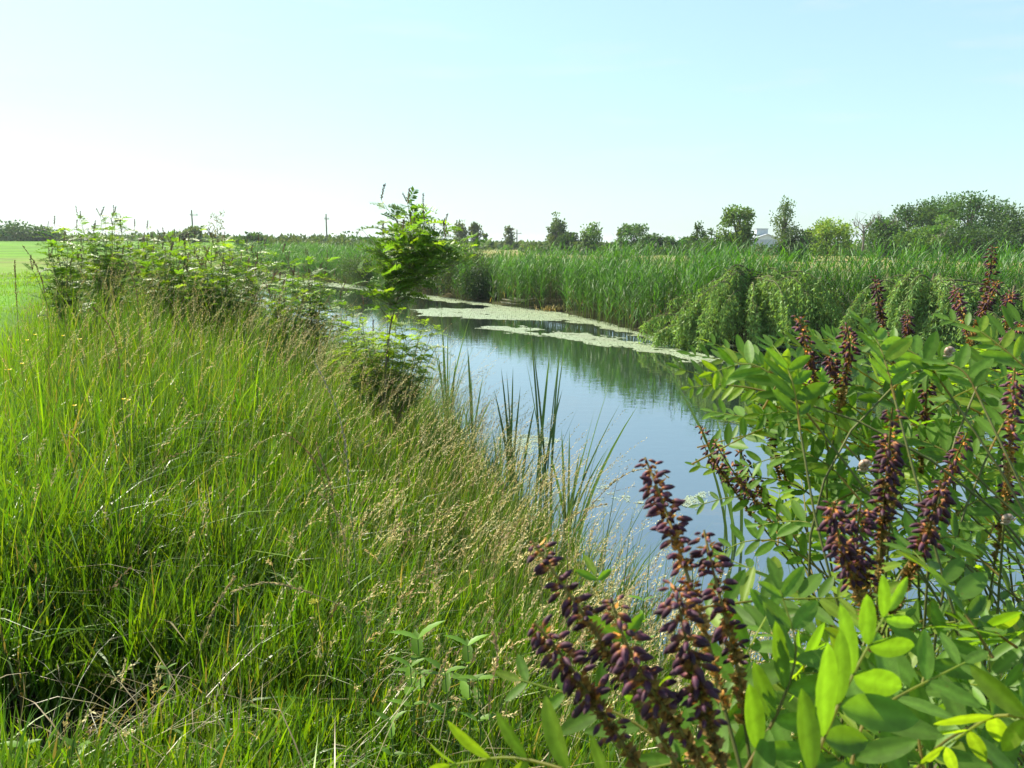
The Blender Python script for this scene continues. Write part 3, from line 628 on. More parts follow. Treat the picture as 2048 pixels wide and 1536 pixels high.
def pole(u, vtop, d, label, arm):
    tp = at_y(u, vtop, d); z0 = .85; h = tp[2] - z0; root = thing('utility_pole', (tp[0], d, z0), label, 'pole', 'utility poles on the horizon')
    g = Geo(); g.tube([[0, 0, -.3], [0, 0, h * .5], [0, 0, h]], [.17, .14, .11], (.2, .18, .16), 8); obj('post', g.mesh('post', M_BARK), root)
    g = Geo(); g.box((arm * .5, -.16, h - .9), (abs(arm) * .5 + .3, .06, .06), (.2, .18, .16)); a = obj('crossarm', g.mesh('crossarm', M_BARK, False), root)
    for k in (-.2, arm + .1 if arm > 0 else arm - .1):
        g = Geo(); g.tube([[k, -.16, h - .84], [k, -.16, h - .7], [k, -.16, h - .6]], [.05, .08, .03], (.5, .5, .5), 6); obj('insulator', g.mesh('insulator', M_PAINT), a)
pole(383, 420, 150, 'leftmost utility pole rising over the meadow hedge', .9)
pole(652, 428, 150, 'thin utility pole over the hedge at the head of the canal', .3)
pole(1034, 459, 190, 'small far utility pole between poplars and reeds', .8)

# ------------------------------------------------------------------ false indigo shrubs: shared meshes
LEAFG = (.092, .185, .026)
def leaf_mesh(npair, droop, seed, col=LEAFG):
    """compound leaf along +Y, length 1"""
    rr = np.random.default_rng(seed); g = Geo(); t = np.linspace(0, 1, 6); P = np.stack([0 * t, t, -droop * t ** 2], -1)
    g.tube(P, np.linspace(.012, .005, 6), (.16, .2, .05), 3)
    for j in range(npair):
        for sx in (-1, 1):
            tt = .2 + .78 * j / (npair - .5) + rr.uniform(-.01, .01); p = np.array([0, tt, -droop * tt ** 2]); a = math.radians(rr.uniform(50, 72)); up = rr.uniform(-.15, .35)
            D = nrm([sx * math.sin(a), math.cos(a), up]); S = nrm(np.cross(D, [0, 0, 1])); L = .25 * (1 - .35 * abs(tt - .5)) * rr.uniform(.9, 1.1); Wd = L * .34; Nn = np.cross(S, D)
            V = [p, p + D * L * .3 - S * Wd * .42 + Nn * .03 * L, p + D * L * .72 - S * Wd * .4 + Nn * .03 * L, p + D * L, p + D * L * .72 + S * Wd * .4 + Nn * .03 * L, p + D * L * .3 + S * Wd * .42 + Nn * .03 * L]
            g.add(V, [[0, 1, 2, 5], [5, 2, 3, 4]], np.clip(np.array(col) * (1 + rr.normal(0, .1)), 0, 1))
    return g.mesh('leaf', M_SHRUB)
LEAVES = [leaf_mesh(9 + i % 3, .12 + .12 * i, 20 + i, (LEAFG if i < 4 else (.17, .27, .025))) for i in range(6)]
def spike_mesh(seed):
    """flower spike along +Z, length 1"""
    rr = np.random.default_rng(seed); g = Geo(); t = np.linspace(0, 1, 6); P = np.stack([.06 * t ** 2, 0 * t, t], -1); g.tube(P, np.linspace(.03, .012, 6), (.18, .13, .05), 4)
    n = 60; tt = rr.uniform(.1, 1, n); a = rr.uniform(0, 6.28, n); D = np.stack([np.cos(a), np.sin(a), rr.uniform(-.2, .6, n)], -1)
    col = np.where((tt > .5)[:, None], (.10, .05, .06), (.22, .14, .05)) * rr.uniform(.7, 1.3, (n, 1)); g.diamonds(np.stack([.06 * tt ** 2, 0 * tt, tt], -1), D, .11, .06, col)
    return g.mesh('flower_spike', M_POD)
SPIKES = [spike_mesh(i) for i in range(3)]
def frame(D, up):
    y = Vector(D).normalized(); x = y.cross(Vector(up)); x = x.normalized() if x.length > 1e-4 else Vector((1, 0, 0)); z = x.cross(y)
    return Matrix((x, y, z)).transposed().to_4x4()
def indigo(u, vtop, wpx, y, label, nstem=9, lps=11, leaf=.2, seed=1, spikes=.8, lowf=.35, young=.3, lean=(0, 0), pw=1.15):
    random.seed(seed); tp = at_y(u, vtop, y); x = tp[0]; z0 = float(ground_z(np.array([x]), np.array([y]))[0]); Hh = (tp[2] - z0) * 1.1; Rr = wpx / 2 * y / F_PX
    root = thing('false_indigo_shrub', (x, y, z0), label, 'shrub', 'false indigo shrubs on the near bank')
    for k in range(nstem):
        a = 6.28 * k / nstem + random.uniform(-.4, .4); q = Rr * random.uniform(.15, .95); top = np.array([q * math.cos(a) + lean[0], q * math.sin(a) + lean[1], Hh * random.uniform(.74, 1.0) * (1.02 - .16 * q / Rr)])
        t = np.linspace(0, 1, 9); P = np.stack([top[0] * t ** pw, top[1] * t ** pw, top[2] * t], -1) + np.concatenate([[[0, 0, 0]], R.normal(0, .015, (8, 3))])
        g = Geo(); g.tube(P, np.linspace(.008, .002, 9), (.10, .085, .05), 5); obj('stem', g.mesh('stem', M_STEM), root)
        for j in range(lps):
            s = lowf + (1 - lowf) * (j + random.random()) / lps; i = s * 8; i0 = min(7, int(i)); p = P[i0] + (P[i0 + 1] - P[i0]) * (i - i0)
            az_ = 2.4 * j + random.uniform(-.5, .5); D = (math.cos(az_), math.sin(az_), random.uniform(.1, .8)); L = leaf * random.uniform(.7, 1.25)
            m = LEAVES[random.randrange(4)] if (random.random() > young * 1.3 or s < .62) else LEAVES[4 + random.randrange(2)]
            obj('leaf', m, root, mat4=Matrix.Translation(Vector(p)) @ frame(D, (0, 0, 1)) @ Matrix.Scale(L, 4))
        if random.random() < spikes:
            for _ in range(random.choice((1, 1, 2))):
                tl = Vector((random.gauss(0, .25), random.gauss(0, .25), 1)); rot = Vector((0, 0, 1)).rotation_difference(tl).to_matrix().to_4x4()
                obj('flower_spike', SPIKES[random.randrange(3)], root, mat4=Matrix.Translation(Vector(P[-1])) @ rot @ Matrix.Scale(random.uniform(.1, .16), 4))
    return root
def crown_indigo(base, path, centre, rx, rz, y, label, nb, lpb, seed, leaf=.2):
    random.seed(seed); b = at_y(*base, y); b[2] = float(ground_z(b[0:1], b[1:2])[0]); root = thing('false_indigo_shrub', b, label, 'shrub', 'false indigo shrubs on the near bank')
    M = smooth_path([b] + [at_y(u, v, y) for u, v in path], 16) - b; g = Geo(); g.tube(M, np.linspace(.014, .004, 16), (.13, .11, .06), 7); obj('stem', g.mesh('stem', M_STEM), root)
    c = at_y(*centre, y) - b; px = y / F_PX
    for k in range(nb):
        v = nrm(R.normal(size=3)) * random.uniform(.25, 1.0); v[2] = v[2] if v[2] > -.6 else -.6; lump = 1 + .22 * math.sin(3 * math.atan2(v[2], v[0]) + seed)
        e = c + v * np.array([rx * px, rx * px * .8, rz * px]) * lump; i0 = int(np.clip(np.argmin(np.abs(M[:, 2] - (e[2] - .55 * rz * px * random.uniform(.5, 1.3)))), 5, 14)); f = M[i0]
        t = np.linspace(0, 1, 7)[:, None]; mid = (f + e) / 2 + [0, 0, -.06]; P = f * (1 - t) ** 2 + 2 * mid * t * (1 - t) + e * t ** 2
        g = Geo(); g.tube(P, np.linspace(.005, .0016, 7), (.12, .11, .05), 5); obj('branch', g.mesh('branch', M_STEM), root)
        for j in range(lpb):
            s_ = .35 + .65 * (j + random.random()) / lpb; i = min(5.99, s_ * 6); p = P[int(i)] + (P[int(i) + 1] - P[int(i)]) * (i - int(i)); a = 2.4 * j + random.uniform(-.7, .7)
            D = (math.cos(a), math.sin(a), random.uniform(-.1, 1.0)); obj('leaf', LEAVES[random.randrange(4)] if random.random() > .3 * s_ else LEAVES[4 + random.randrange(2)], root, mat4=Matrix.Translation(Vector(p)) @ frame(D, (random.gauss(0, .4), random.gauss(0, .4), 1)) @ Matrix.Scale(leaf * random.uniform(.6, 1.25), 4))
        if v[2] > .25 and random.random() < .7:
            rot = Vector((0, 0, 1)).rotation_difference(Vector((random.gauss(0, .25), random.gauss(0, .25), 1))).to_matrix().to_4x4(); obj('flower_spike', SPIKES[random.randrange(3)], root, mat4=Matrix.Translation(Vector(e)) @ rot @ Matrix.Scale(random.uniform(.1, .17), 4))
crown_indigo((765, 860), [(772, 690), (790, 600), (825, 530), (840, 450)], (818, 503), 150, 108, 8.0, 'tallest feathery shrub standing against the sky over the canal', 74, 7, 2, .215)
indigo(772, 622, 260, 8.3, 'low bright feathery shrub beside the cattails at the water', 24, 24, .2, 3, .1, .35, .85)
indigo(620, 525, 190, 12.5, 'shrub with many upright flower spikes against the white water', 19, 20, .23, 4, 1, .4, .35)
indigo(475, 492, 230, 12.8, 'dense dark stemmed shrub left of the white water', 26, 22, .23, 5, 1, .2, .35)
indigo(375, 468, 240, 15, 'yellow green shrub top below the left utility pole', 26, 20, .25, 6, .9, .3, .5)
indigo(205, 438, 230, 12.5, 'tall shrub crowning the grass rise at the left', 26, 20, .24, 7, .9, .3, .35)
indigo(300, 470, 180, 13.5, 'shrub half buried in tall grass right of the grass rise', 20, 20, .24, 8, .9, .3, .35)
indigo(545, 525, 190, 17, 'shrub further up the canal between the two spiky ones', 18, 18, .26, 12, .9, .2, .3)
indigo(690, 590, 110, 10.5, 'small shrub in front of the tall one with water behind', 9, 13, .2, 13, .6, .3, .4)
indigo(425, 496, 170, 10.5, 'shrub rising from the grass in front of the yellow green one', 17, 20, .22, 14, .9, .35, .35)
indigo(120, 476, 130, 10.5, 'leftmost low shrub where the grass rise meets the meadow', 15, 18, .22, 15, .9, .35, .3)
indigo(335, 492, 160, 10.8, 'low shrub in the tall grass left of the middle of the bank', 17, 19, .22, 16, .9, .35, .3)
indigo(560, 560, 150, 11.2, 'low shrub in front of the white water, left of the spiky one', 15, 18, .2, 17, .9, .3, .3)
# slim weed against the sky
wt = thing('tall_weed', (at_y(435, 460, 24)[0], 24, .9), 'slim bare weed with round tufts against the sky', 'weed')
g = Geo(); hw_ = at_y(435, 428, 24)[2] - .9
g.tube([[0, 0, 0], [.02, 0, hw_ * .5], [-.02, 0, hw_]], [.012, .008, .004], (.16, .14, .08), 5); obj('stem', g.mesh('stem', M_STEM), wt)
for k in range(9):
    g = Geo(); t = .68 + .32 * k / 9; a = k * 2.4; e = np.array([.17 * math.cos(a), .1 * math.sin(a), hw_ * t + .1]); g.tube([[0, 0, hw_ * t], e * [.6, .6, 1] - [0, 0, .04], e], [.005, .004, .003], (.16, .14, .08), 4)
    v = R.normal(0, .028, (26, 3)); g.diamonds(e + v, v, .05, .03, vary((.13, .13, .06), 26)); obj('tuft', g.mesh('tuft', M_TREE), wt)

# ------------------------------------------------------------------ cattails in the shallows
def cattail(base, tips, y, label):
    b = at_y(*base, y); b[2] = -.1; root = thing('cattail_plant', (b[0], y, b[2]), label, 'cattail', 'cattail clumps in the shallows')
    for (u, v) in tips:
        yy = y + random.uniform(-.25, .25); tp = at_y(u, v, yy); q = np.array([random.gauss(0, .05), yy - y, 0]); e = tp - b
        k = 9; t = np.linspace(0, 1, k)[:, None]; lat = e * [1, 0, 0]; P = q * (1 - t) + (e - lat) * t + lat * t ** 1.7
        wd = random.uniform(.016, .029) * (1 - t ** 7) * (.7 + .3 * np.minimum(1, t * 4)) + .0006
        tw = random.uniform(-.7, .7); S = np.stack([np.cos(tw + .9 * t[:, 0]), np.sin(tw + .9 * t[:, 0]), 0 * t[:, 0]], -1)
        Nn = nrm(np.cross(S, nrm(e)))
        V = np.stack([P - S * wd / 2, P + Nn * wd * .16, P + S * wd / 2], 1); g = Geo(); i = np.arange(k - 1)[:, None] * 3
        Fq = np.concatenate([i + [0, 1, 4, 3], i + [1, 2, 5, 4]]); c = np.array([.075, .135, .035]) * random.uniform(.75, 1.25)
        g.add(V, Fq, np.repeat(np.linspace(.9, 1.1, k), 3)[:, None] * c); obj('leaf', g.mesh('leaf', M_CATTAIL), root)
cattail((1085, 960), [(1057, 622), (1050, 709), (1128, 644), (1133, 668), (1120, 700), (1125, 778), (1073, 802), (1100, 700), (1158, 810), (1066, 690), (1110, 840)], 7.0, 'tallest cattail clump in the middle of the near water edge')
cattail((1032, 960), [(1002, 734), (1013, 742), (1026, 734), (1041, 772), (988, 778), (1071, 805), (1008, 800), (1045, 830)], 7.2, 'cattail clump just left of the tallest one')
cattail((890, 860), [(882, 616), (896, 619), (942, 625), (885, 657), (904, 677), (953, 678), (935, 693), (875, 700), (868, 690), (912, 720)], 9.2, 'leftmost cattail clump beside the low bright shrub')
cattail((944, 870), [(935, 693), (967, 748), (925, 810), (942, 740), (958, 800), (985, 790)], 8.6, 'thin cattail clump right of the leftmost one')
cattail((1130, 1040), [(1229, 739), (1191, 813), (1139, 860), (1123, 857), (1243, 802), (1221, 887), (1216, 895), (1276, 810), (1175, 880), (1160, 900), (1098, 900)], 6.0, 'cattail clump leaning right over open water')
cattail((1465, 1010), [(1312, 702), (1425, 800), (1440, 760), (1478, 780), (1400, 870)], 6.4, 'cattail clump behind the near shrub with one blade leaning left')
cattail((1010, 990), [(960, 880), (985, 860), (1040, 880), (1060, 870), (1000, 850), (1075, 900)], 6.6, 'short cattail clump in front among the seed heads')

# ------------------------------------------------------------------ near shrubs of false indigo with purple spikes
def leaflet_mesh(seed, col):
    rr = np.random.default_rng(seed); g = Geo(); k = 11; t = np.linspace(0, 1, k); wv = .168 * np.sin(math.pi * np.clip(t, 0, 1) ** .95) ** .62; wv[0] = .006; wv[-1] = .004
    bend = rr.uniform(-.10, .16); fold = rr.uniform(.1, .35); z = bend * t ** 2
    cols = []
    V = []
    for i in range(k):
        for q in (-1, -.5, 0, .5, 1):
            V.append([q * wv[i], t[i], z[i] + abs(q) * wv[i] * fold + .004 * math.sin(t[i] * 40) * abs(q)]); cols.append(np.array(col) * (1.25 if q == 0 else 1 + .05 * rr.normal()))
    i = (np.arange(k - 1)[:, None] * 5 + np.arange(4)[None]).ravel()
    g.add(V, np.stack([i, i + 1, i + 6, i + 5], -1), np.clip(cols, 0, 1)); return g.mesh('leaflet', M_LEAFLET)
LF_OLD = [leaflet_mesh(i, (.098, .185, .03)) for i in range(6)]
LF_NEW = [leaflet_mesh(10 + i, (.17, .25, .03)) for i in range(3)]
def pod_geo(L=1.0):
    k, sd = 7, 6; t = np.linspace(0, 1, k); r = .20 * np.sin(math.pi * np.clip(.06 + .9 * t, 0, 1)) ** .7; r[-1] = .03; g = Geo()
    P = np.stack([.22 * t ** 2, 0 * t, t], -1); col = np.array([(.30, .13, .04), (.30, .12, .04), (.12, .035, .04), (.07, .022, .04), (.06, .02, .04), (.05, .019, .036), (.10, .05, .04)])
    g.tube(P * L, r * L, col, sd); return g
POD = pod_geo().mesh('seed_pod', M_POD)
_pv, _pf, _pc = (lambda G: (np.concatenate(G.v), np.concatenate(G.f), np.concatenate(G.c)))(pod_geo())
def near_spike(root, base, px, dep, npod, singly, podlen=.0085, frac=.6):
    """px runs from tip to foot; dep is the depth at the tip and foot"""
    P = smooth_path([at_depth(u, v, dep[0] + (dep[1] - dep[0]) * i / (len(px) - 1)) for i, (u, v) in enumerate(px)], 16)
    g = Geo(); o = P[-1]; g.tube(P, np.linspace(.0007, .0016, 16), (.16, .12, .03), 6)
    L = np.linalg.norm(np.diff(P, axis=0), axis=1).sum(); T = nrm(np.gradient(P, axis=0)) * -1
    pods = []; npod = int(npod * (1.35 if singly else 1.7))
    na = 34; ta = R.uniform(.03, frac, na); i0 = np.minimum(14, (ta * 15).astype(int)); D = nrm(np.cross(T[i0], R.normal(size=(na, 3))) + T[i0] * .2)   # orange anthers between the pods
    g.diamonds(P[i0] + (P[i0 + 1] - P[i0]) * (ta * 15 - i0)[:, None] + D * podlen * .15, D, podlen * R.uniform(.5, .9, na), podlen * .22, vary((.5, .2, .03), na, .2, .1))
    gap = [random.uniform(.1, .95) for _ in range(3)]; frac = frac * random.uniform(.78, 1.12)
    for j in range(npod):
        if any(abs(j / npod - q) < .035 for q in gap): continue
        t = .005 + frac * (j + random.random()) / npod; i = t * 15; i0 = min(14, int(i)); p = P[i0] + (P[i0 + 1] - P[i0]) * (i - i0); tn = T[i0]
        a = 2.39996 * j; A = nrm(np.cross(tn, [.3, .5, .81])); B = np.cross(tn, A); rad = A * math.cos(a) + B * math.sin(a)
        D = nrm(rad + tn * random.uniform(-.15, .5) + np.array([0, 0, random.uniform(-.75, .1)])); sz = podlen * (.55 + .45 * min(1, t / (.12))) * random.uniform(.8, 1.15) * (1 if t < .8 * frac else .75)
        zz = Vector(D); xx = zz.cross(Vector((0, 0, -1)).cross(zz)); xx = Vector((0, 0, -1)) - zz * zz.z * -1; xx = (xx - zz * xx.dot(zz)); xx = xx.normalized() if xx.length > 1e-3 else zz.orthogonal().normalized()
        yy = zz.cross(xx); M = Matrix((xx * sz, yy * sz, zz * sz)).transposed().to_4x4(); M.translation = Vector(p + D * podlen * random.uniform(.1, .55) + R.normal(0, .0008, 3)); pods.append(M)
    # spent flower stubs lower down
    ns = int(230 * (1 - frac * .6)); tt = np.clip(frac * .55 + (1 - frac * .55) * R.uniform(0, 1, ns), 0, .995); i0 = np.minimum(14, (tt * 15).astype(int)); p = P[i0] + (P[i0 + 1] - P[i0]) * (tt * 15 - i0)[:, None]
    D = nrm(np.cross(T[i0], R.normal(size=(ns, 3))) + T[i0] * .4); col = vary((.30, .17, .045), ns, .25, .1)
    g.diamonds(p, D, podlen * R.uniform(.4, .8, ns), podlen * R.uniform(.3, .5, ns), col); g.diamonds(p, D, podlen * R.uniform(.4, .8, ns), podlen * R.uniform(.3, .5, ns), col * .9)
    if not singly:
        for M in pods:
            mm = np.array(M); g.add(_pv @ mm[:3, :3].T + mm[:3, 3], _pf, _pc * random.uniform(.7, 1.35))
    sp = obj('flower_spike', g.mesh('flower_spike', M_POD, origin=o), root, o - base)
    if singly:
        for M in pods: obj('seed_pod', POD, sp, mat4=Matrix.Translation(Vector(-o)) @ M)
    return P[-1], nrm(P[-1] - P[-3])
def stem_to(root, base, p, d, r0=.005, bow=None):
    b = base + np.array([random.gauss(0, .05), random.gauss(0, .05), 0]); L = np.linalg.norm(p - b)
    t = np.linspace(0, 1, 18)[:, None]; c1 = b + np.array([0, 0, .45 * L]); c2 = p + d * L * .3
    P = b * (1 - t) ** 3 + 3 * c1 * t * (1 - t) ** 2 + 3 * c2 * t ** 2 * (1 - t) + p * t ** 3
    g = Geo(); g.tube(P, np.linspace(r0, .0011, 18), np.linspace((.06, .05, .03), (.11, .12, .035), 18), 7)
    obj('stem', g.mesh('stem', M_STEM, origin=b), root, b - base); return P
def near_leaf(root, base, P, ll, npair, normal, singly, young=0.0, closed=1.0, tip=True):
    """P: rachis points from foot to tip"""
    P = smooth_path(P, 14); o = P[0]; g = Geo(); g.tube(P, np.linspace(.0012, .0005, 14), np.linspace((.22, .16, .05), (.2, .26, .05), 14), 6); T = nrm(np.gradient(P, axis=0)); n0 = nrm(normal); items = []
    for j in range(npair * 2 + 1):
        last = j == npair * 2
        if last and not tip: continue
        t = 1.0 if last else .16 + .8 * (j // 2) / max(1, npair - 1); i = min(12.99, t * 13); i0 = int(i); p = P[i0] + (P[i0 + 1] - P[i0]) * (i - i0); tn = T[i0]
        nn = nrm(n0 - tn * np.dot(n0, tn)); sd = np.cross(tn, nn) * (1 if j % 2 else -1); a = math.radians(random.uniform(48, 66)) * closed
        D = tn if last else nrm(tn * math.cos(a) + sd * math.sin(a) + nn * random.uniform(-.12, .3)); sz = ll * random.uniform(.74, 1.1) * (1 - .45 * max(0, t - .55) / .45) * (.8 + .2 * min(1, t * 3))
        M = Matrix.Translation(Vector(p)) @ frame(D, nn + R.normal(0, .18, 3)) @ Matrix.Scale(sz, 4); items.append((M, LF_NEW if random.random() < young else LF_OLD))
    if not singly:
        for M, S in items:
            me = random.choice(S); k = len(me.vertices); co = np.empty(k * 3, np.float32); me.vertices.foreach_get('co', co); cc = np.empty(k * 4, np.float32); me.color_attributes['tint'].data.foreach_get('color', cc)
            mm = np.array(M); i = (np.arange(10)[:, None] * 5 + np.arange(4)[None]).ravel()
            g.add(co.reshape(-1, 3) @ mm[:3, :3].T + mm[:3, 3], np.stack([i, i + 1, i + 6, i + 5], -1), cc.reshape(-1, 4)[:, :3] * random.uniform(.85, 1.15))
    lf = obj('leaf', g.mesh('leaf', M_LEAFLET, origin=o), root, o - base)
    if singly:
        for M, S in items: obj('leaflet', random.choice(S), lf, mat4=Matrix.Translation(Vector(-o)) @ M)
def stem_leaves(root, base, P, n, lo, L, ll, young=.1):
    for j in range(n):
        s = lo + (1 - lo) * (j + random.random() * .8) / n; i = min(16.99, s * 17); p = P[int(i)] + (P[int(i) + 1] - P[int(i)]) * (i - int(i)); a = 2.4 * j + random.uniform(-.6, .6)
        h = np.array([math.cos(a), math.sin(a), 0]); l = L * random.uniform(.75, 1.15); e = random.uniform(.25, .8)
        Q = [p, p + h * l * .5 + [0, 0, e * l * .5], p + h * l + [0, 0, e * l * .55]]
        if np.linalg.norm(Q[1] - CP) < .4 or Q[2][1] < .3: continue
        near_leaf(root, base, Q, ll, random.choice((5, 6, 7)), (-h[0] * .3, -h[1] * .3, 1), False, young if s < .85 else .6)
random.seed(21)
# --- the nearest shrub, leaning in from the bottom
A0 = np.array([.42, .42, .86]); sa = thing('false_indigo_shrub', A0, 'nearest shrub, out of focus purple seed spikes at the lower right', 'shrub', 'false indigo shrubs on the near bank')
for px, dep, npod, sg in [
    ([(1062, 1078), (1110, 1150), (1170, 1230), (1230, 1330), (1310, 1450), (1370, 1560)], (.50, .46), 66, True),
    ([(1068, 1245), (1110, 1290), (1180, 1390), (1240, 1480), (1300, 1570)], (.46, .44), 62, True),
    ([(1222, 1195), (1250, 1290), (1310, 1390), (1390, 1500), (1430, 1570)], (.42, .42), 58, True),
    ([(1350, 1172), (1370, 1270), (1395, 1380), (1430, 1490), (1460, 1580)], (.42, .42), 72, True),
    ([(1290, 915), (1325, 1000), (1355, 1090), (1385, 1180), (1420, 1300), (1450, 1420)], (.55, .46), 70, False),
    ([(1408, 1060), (1425, 1140), (1450, 1230), (1475, 1330), (1490, 1450)], (.50, .46), 60, True)]:
    p, d = near_spike(sa, A0, px, dep, npod, sg, .0098 if dep[0] < .5 else .009, .66); stem_to(sa, A0, p, d, .003)
V3 = lambda u, v, d: at_depth(u, v, d)
LA = [  # rachis foot -> tip (pixels), depth, leaflet length, pairs, normal, young
 ([(1290, 1620), (1140, 1540), (1020, 1510), (900, 1530)], .40, .038, 5, (.35, -.9, .1), 1.0),
 ([(1600, 1620), (1640, 1490), (1700, 1360), (1775, 1222)], .36, .047, 6, (.5, -.8, .15), .15),
 ([(1690, 1600), (1720, 1440), (1800, 1390), (1930, 1325)], .42, .042, 5, (0, -.55, .8), .0),
 ([(2200, 1480), (2080, 1440), (1990, 1425), (1880, 1500)], .40, .036, 5, (.35, -.9, .15), 1.0),
 ([(1480, 1560), (1560, 1420), (1600, 1300), (1560, 1180)], .44, .045, 6, (.3, -.8, .4), .0),
 ([(1400, 1580), (1300, 1460), (1180, 1400), (1040, 1360)], .47, .036, 5, (.1, -.7, .7), .1),
 ([(1500, 1600), (1440, 1480), (1480, 1330), (1540, 1220)], .48, .042, 5, (-.3, -.8, .4), .1),
 ([(1760, 1640), (1860, 1500), (1960, 1440), (2060, 1420)], .45, .042, 5, (.2, -.6, .7), .0),
 ([(1860, 1600), (1830, 1450), (1850, 1330), (1930, 1230)], .50, .044, 6, (-.1, -.85, .5), .0),
 ([(1560, 1640), (1480, 1540), (1380, 1520), (1280, 1540)], .42, .040, 4, (0, -.6, .8), .0),
 ([(1700, 1650), (1560, 1560), (1500, 1500), (1440, 1430)], .45, .042, 5, (.2, -.7, .6), .0),
 ([(1330, 1480), (1250, 1300), (1220, 1210), (1190, 1150)], .56, .036, 3, (.4, -.8, .3), .3),
 ([(2010, 1600), (1960, 1480), (1900, 1420), (1820, 1430)], .5, .040, 5, (0, -.5, .9), .0)]
for k, (px, dp, ll, npair, nm, yg) in enumerate(LA):
    near_leaf(sa, A0, [V3(u, v, dp + .02 * i) for i, (u, v) in enumerate(px)], ll, npair, nm, True, yg)
# --- the larger shrub behind it
B0 = np.array([.80, .95, .84]); sb = thing('false_indigo_shrub', B0, 'big leafy shrub with purple and brown spikes filling the right side', 'shrub', 'false indigo shrubs on the near bank')
SB = [([(1665, 1005), (1680, 1090), (1720, 1190), (1750, 1300)], (.55, .6), 76), ([(1722, 1005), (1710, 1090), (1735, 1190), (1755, 1300)], (.57, .6), 60),
      ([(1785, 815), (1775, 930), (1765, 1060), (1755, 1190)], (.62, .66), 56), ([(1882, 965), (1862, 1050), (1830, 1130), (1780, 1230)], (.58, .63), 60),
      ([(1598, 632), (1612, 690), (1625, 745), (1640, 830)], (.85, .9), 40), ([(1692, 650), (1702, 690), (1690, 760), (1672, 840)], (.82, .88), 44),
      ([(1658, 705), (1672, 760), (1690, 820)], (.9, .95), 36), ([(1858, 745), (1852, 800), (1848, 870), (1840, 960)], (.85, .9), 36), ([(1935, 865), (1905, 930), (1875, 1010), (1840, 1090)], (.75, .85), 30),
      ([(1400, 850), (1425, 915), (1470, 985), (1530, 1060)], (.95, 1.0), 30), ([(1425, 878), (1470, 950), (1520, 1015), (1570, 1080)], (.9, .97), 30), ([(1475, 892), (1510, 965), (1545, 1030), (1580, 1100)], (1.0, 1.05), 28),
      ([(1522, 778), (1535, 840), (1550, 900), (1580, 980)], (1.05, 1.1), 34), ([(1550, 840), (1545, 900), (1560, 960)], (1.1, 1.15), 28), ([(2030, 735), (2024, 830), (2018, 920), (2010, 1020)], (.75, .8), 40),
      ([(2020, 880), (2015, 960), (2005, 1040), (1990, 1120)], (.8, .85), 30), ([(1770, 880), (1790, 960), (1780, 1040)], (.75, .8), 30)]
for px, dep, npod in SB:
    big = dep[0] < .6 and npod > 59
    p, d = near_spike(sb, B0, px, dep, npod, big, .0094 if dep[0] < .7 else .0082, .62); P = stem_to(sb, B0, p, d, .0035)
    stem_leaves(sb, B0, P, 7, .42, .15, .036, .1)
LB = [([(1640, 860), (1560, 760), (1500, 720), (1425, 745)], .78, .045, 6, (.35, -.85, .25), .5), ([(1560, 790), (1500, 775), (1440, 768), (1380, 775)], .82, .026, 7, (.3, -.85, .2), .8),
      ([(1600, 860), (1590, 780), (1570, 720), (1545, 690)], .76, .046, 5, (.3, -.8, .4), .1), ([(1790, 800), (1770, 720), (1750, 670), (1720, 640)], .74, .044, 6, (.35, -.85, .2), .2),
      ([(1900, 790), (1850, 720), (1800, 690), (1760, 680)], .8, .042, 6, (.3, -.85, .25), .4), ([(1960, 800), (1930, 740), (1880, 720), (1830, 760)], .78, .044, 6, (-.1, -.6, .8), .0),
      ([(1700, 900), (1640, 840), (1590, 820), (1520, 830)], .85, .04, 6, (.3, -.85, .25), .4), ([(1690, 960), (1620, 920), (1560, 910), (1490, 935)], .9, .038, 6, (0, -.7, .7), .0),
      ([(1650, 1010), (1580, 960), (1500, 955), (1390, 930)], .95, .034, 7, (0, -.6, .8), .1), ([(1780, 780), (1830, 740), (1900, 730), (1980, 745)], .85, .04, 6, (0, -.6, .8), .0),
      ([(2080, 760), (2010, 700), (1960, 660), (1900, 640)], .8, .042, 6, (.3, -.85, .3), .2), ([(1600, 1090), (1540, 1010), (1470, 990), (1400, 1010)], .92, .034, 6, (0, -.7, .7), .0),
      ([(1640, 1140), (1560, 1080), (1490, 1080), (1430, 1110)], .88, .034, 6, (0, -.7, .7), .0), ([(1960, 960), (1890, 900), (1840, 880), (1790, 870)], .8, .042, 6, (0, -.6, .8), .0),
      ([(1870, 1080), (1930, 1010), (1990, 990), (2060, 1000)], .78, .042, 6, (0, -.6, .8), .0), ([(1800, 1150), (1840, 1090), (1900, 1070), (1960, 1090)], .72, .04, 6, (0, -.6, .8), .0),
      ([(1720, 1000), (1660, 930), (1600, 900), (1560, 880)], .84, .04, 6, (0, -.75, .6), .1), ([(1980, 900), (2010, 840), (2040, 800), (2080, 770)], .82, .042, 6, (-.3, -.6, .7), .0),
      ([(1840, 860), (1780, 800), (1730, 770), (1660, 770)], .86, .042, 6, (.1, -.7, .7), .1), ([(1800, 920), (1740, 880), (1690, 850), (1630, 870)], .88, .04, 6, (.1, -.7, .7), .0),
      ([(1960, 760), (1990, 700), (2020, 660), (2060, 630)], .84, .044, 6, (-.2, -.7, .6), .1), ([(1700, 1120), (1640, 1050), (1590, 1040), (1520, 1050)], .82, .036, 6, (0, -.7, .7), .0)]
for k, (px, dp, ll, npair, nm, yg) in enumerate(LB):
    near_leaf(sb, B0, [V3(u, v, dp + .02 * i) for i, (u, v) in enumerate(px)], ll * .86, npair + 1, nm, k < 16, yg)
    p = V3(*px[0], dp); q = V3(*px[1], dp + .02); stem_to(sb, B0, p, nrm(p - q), .0022)
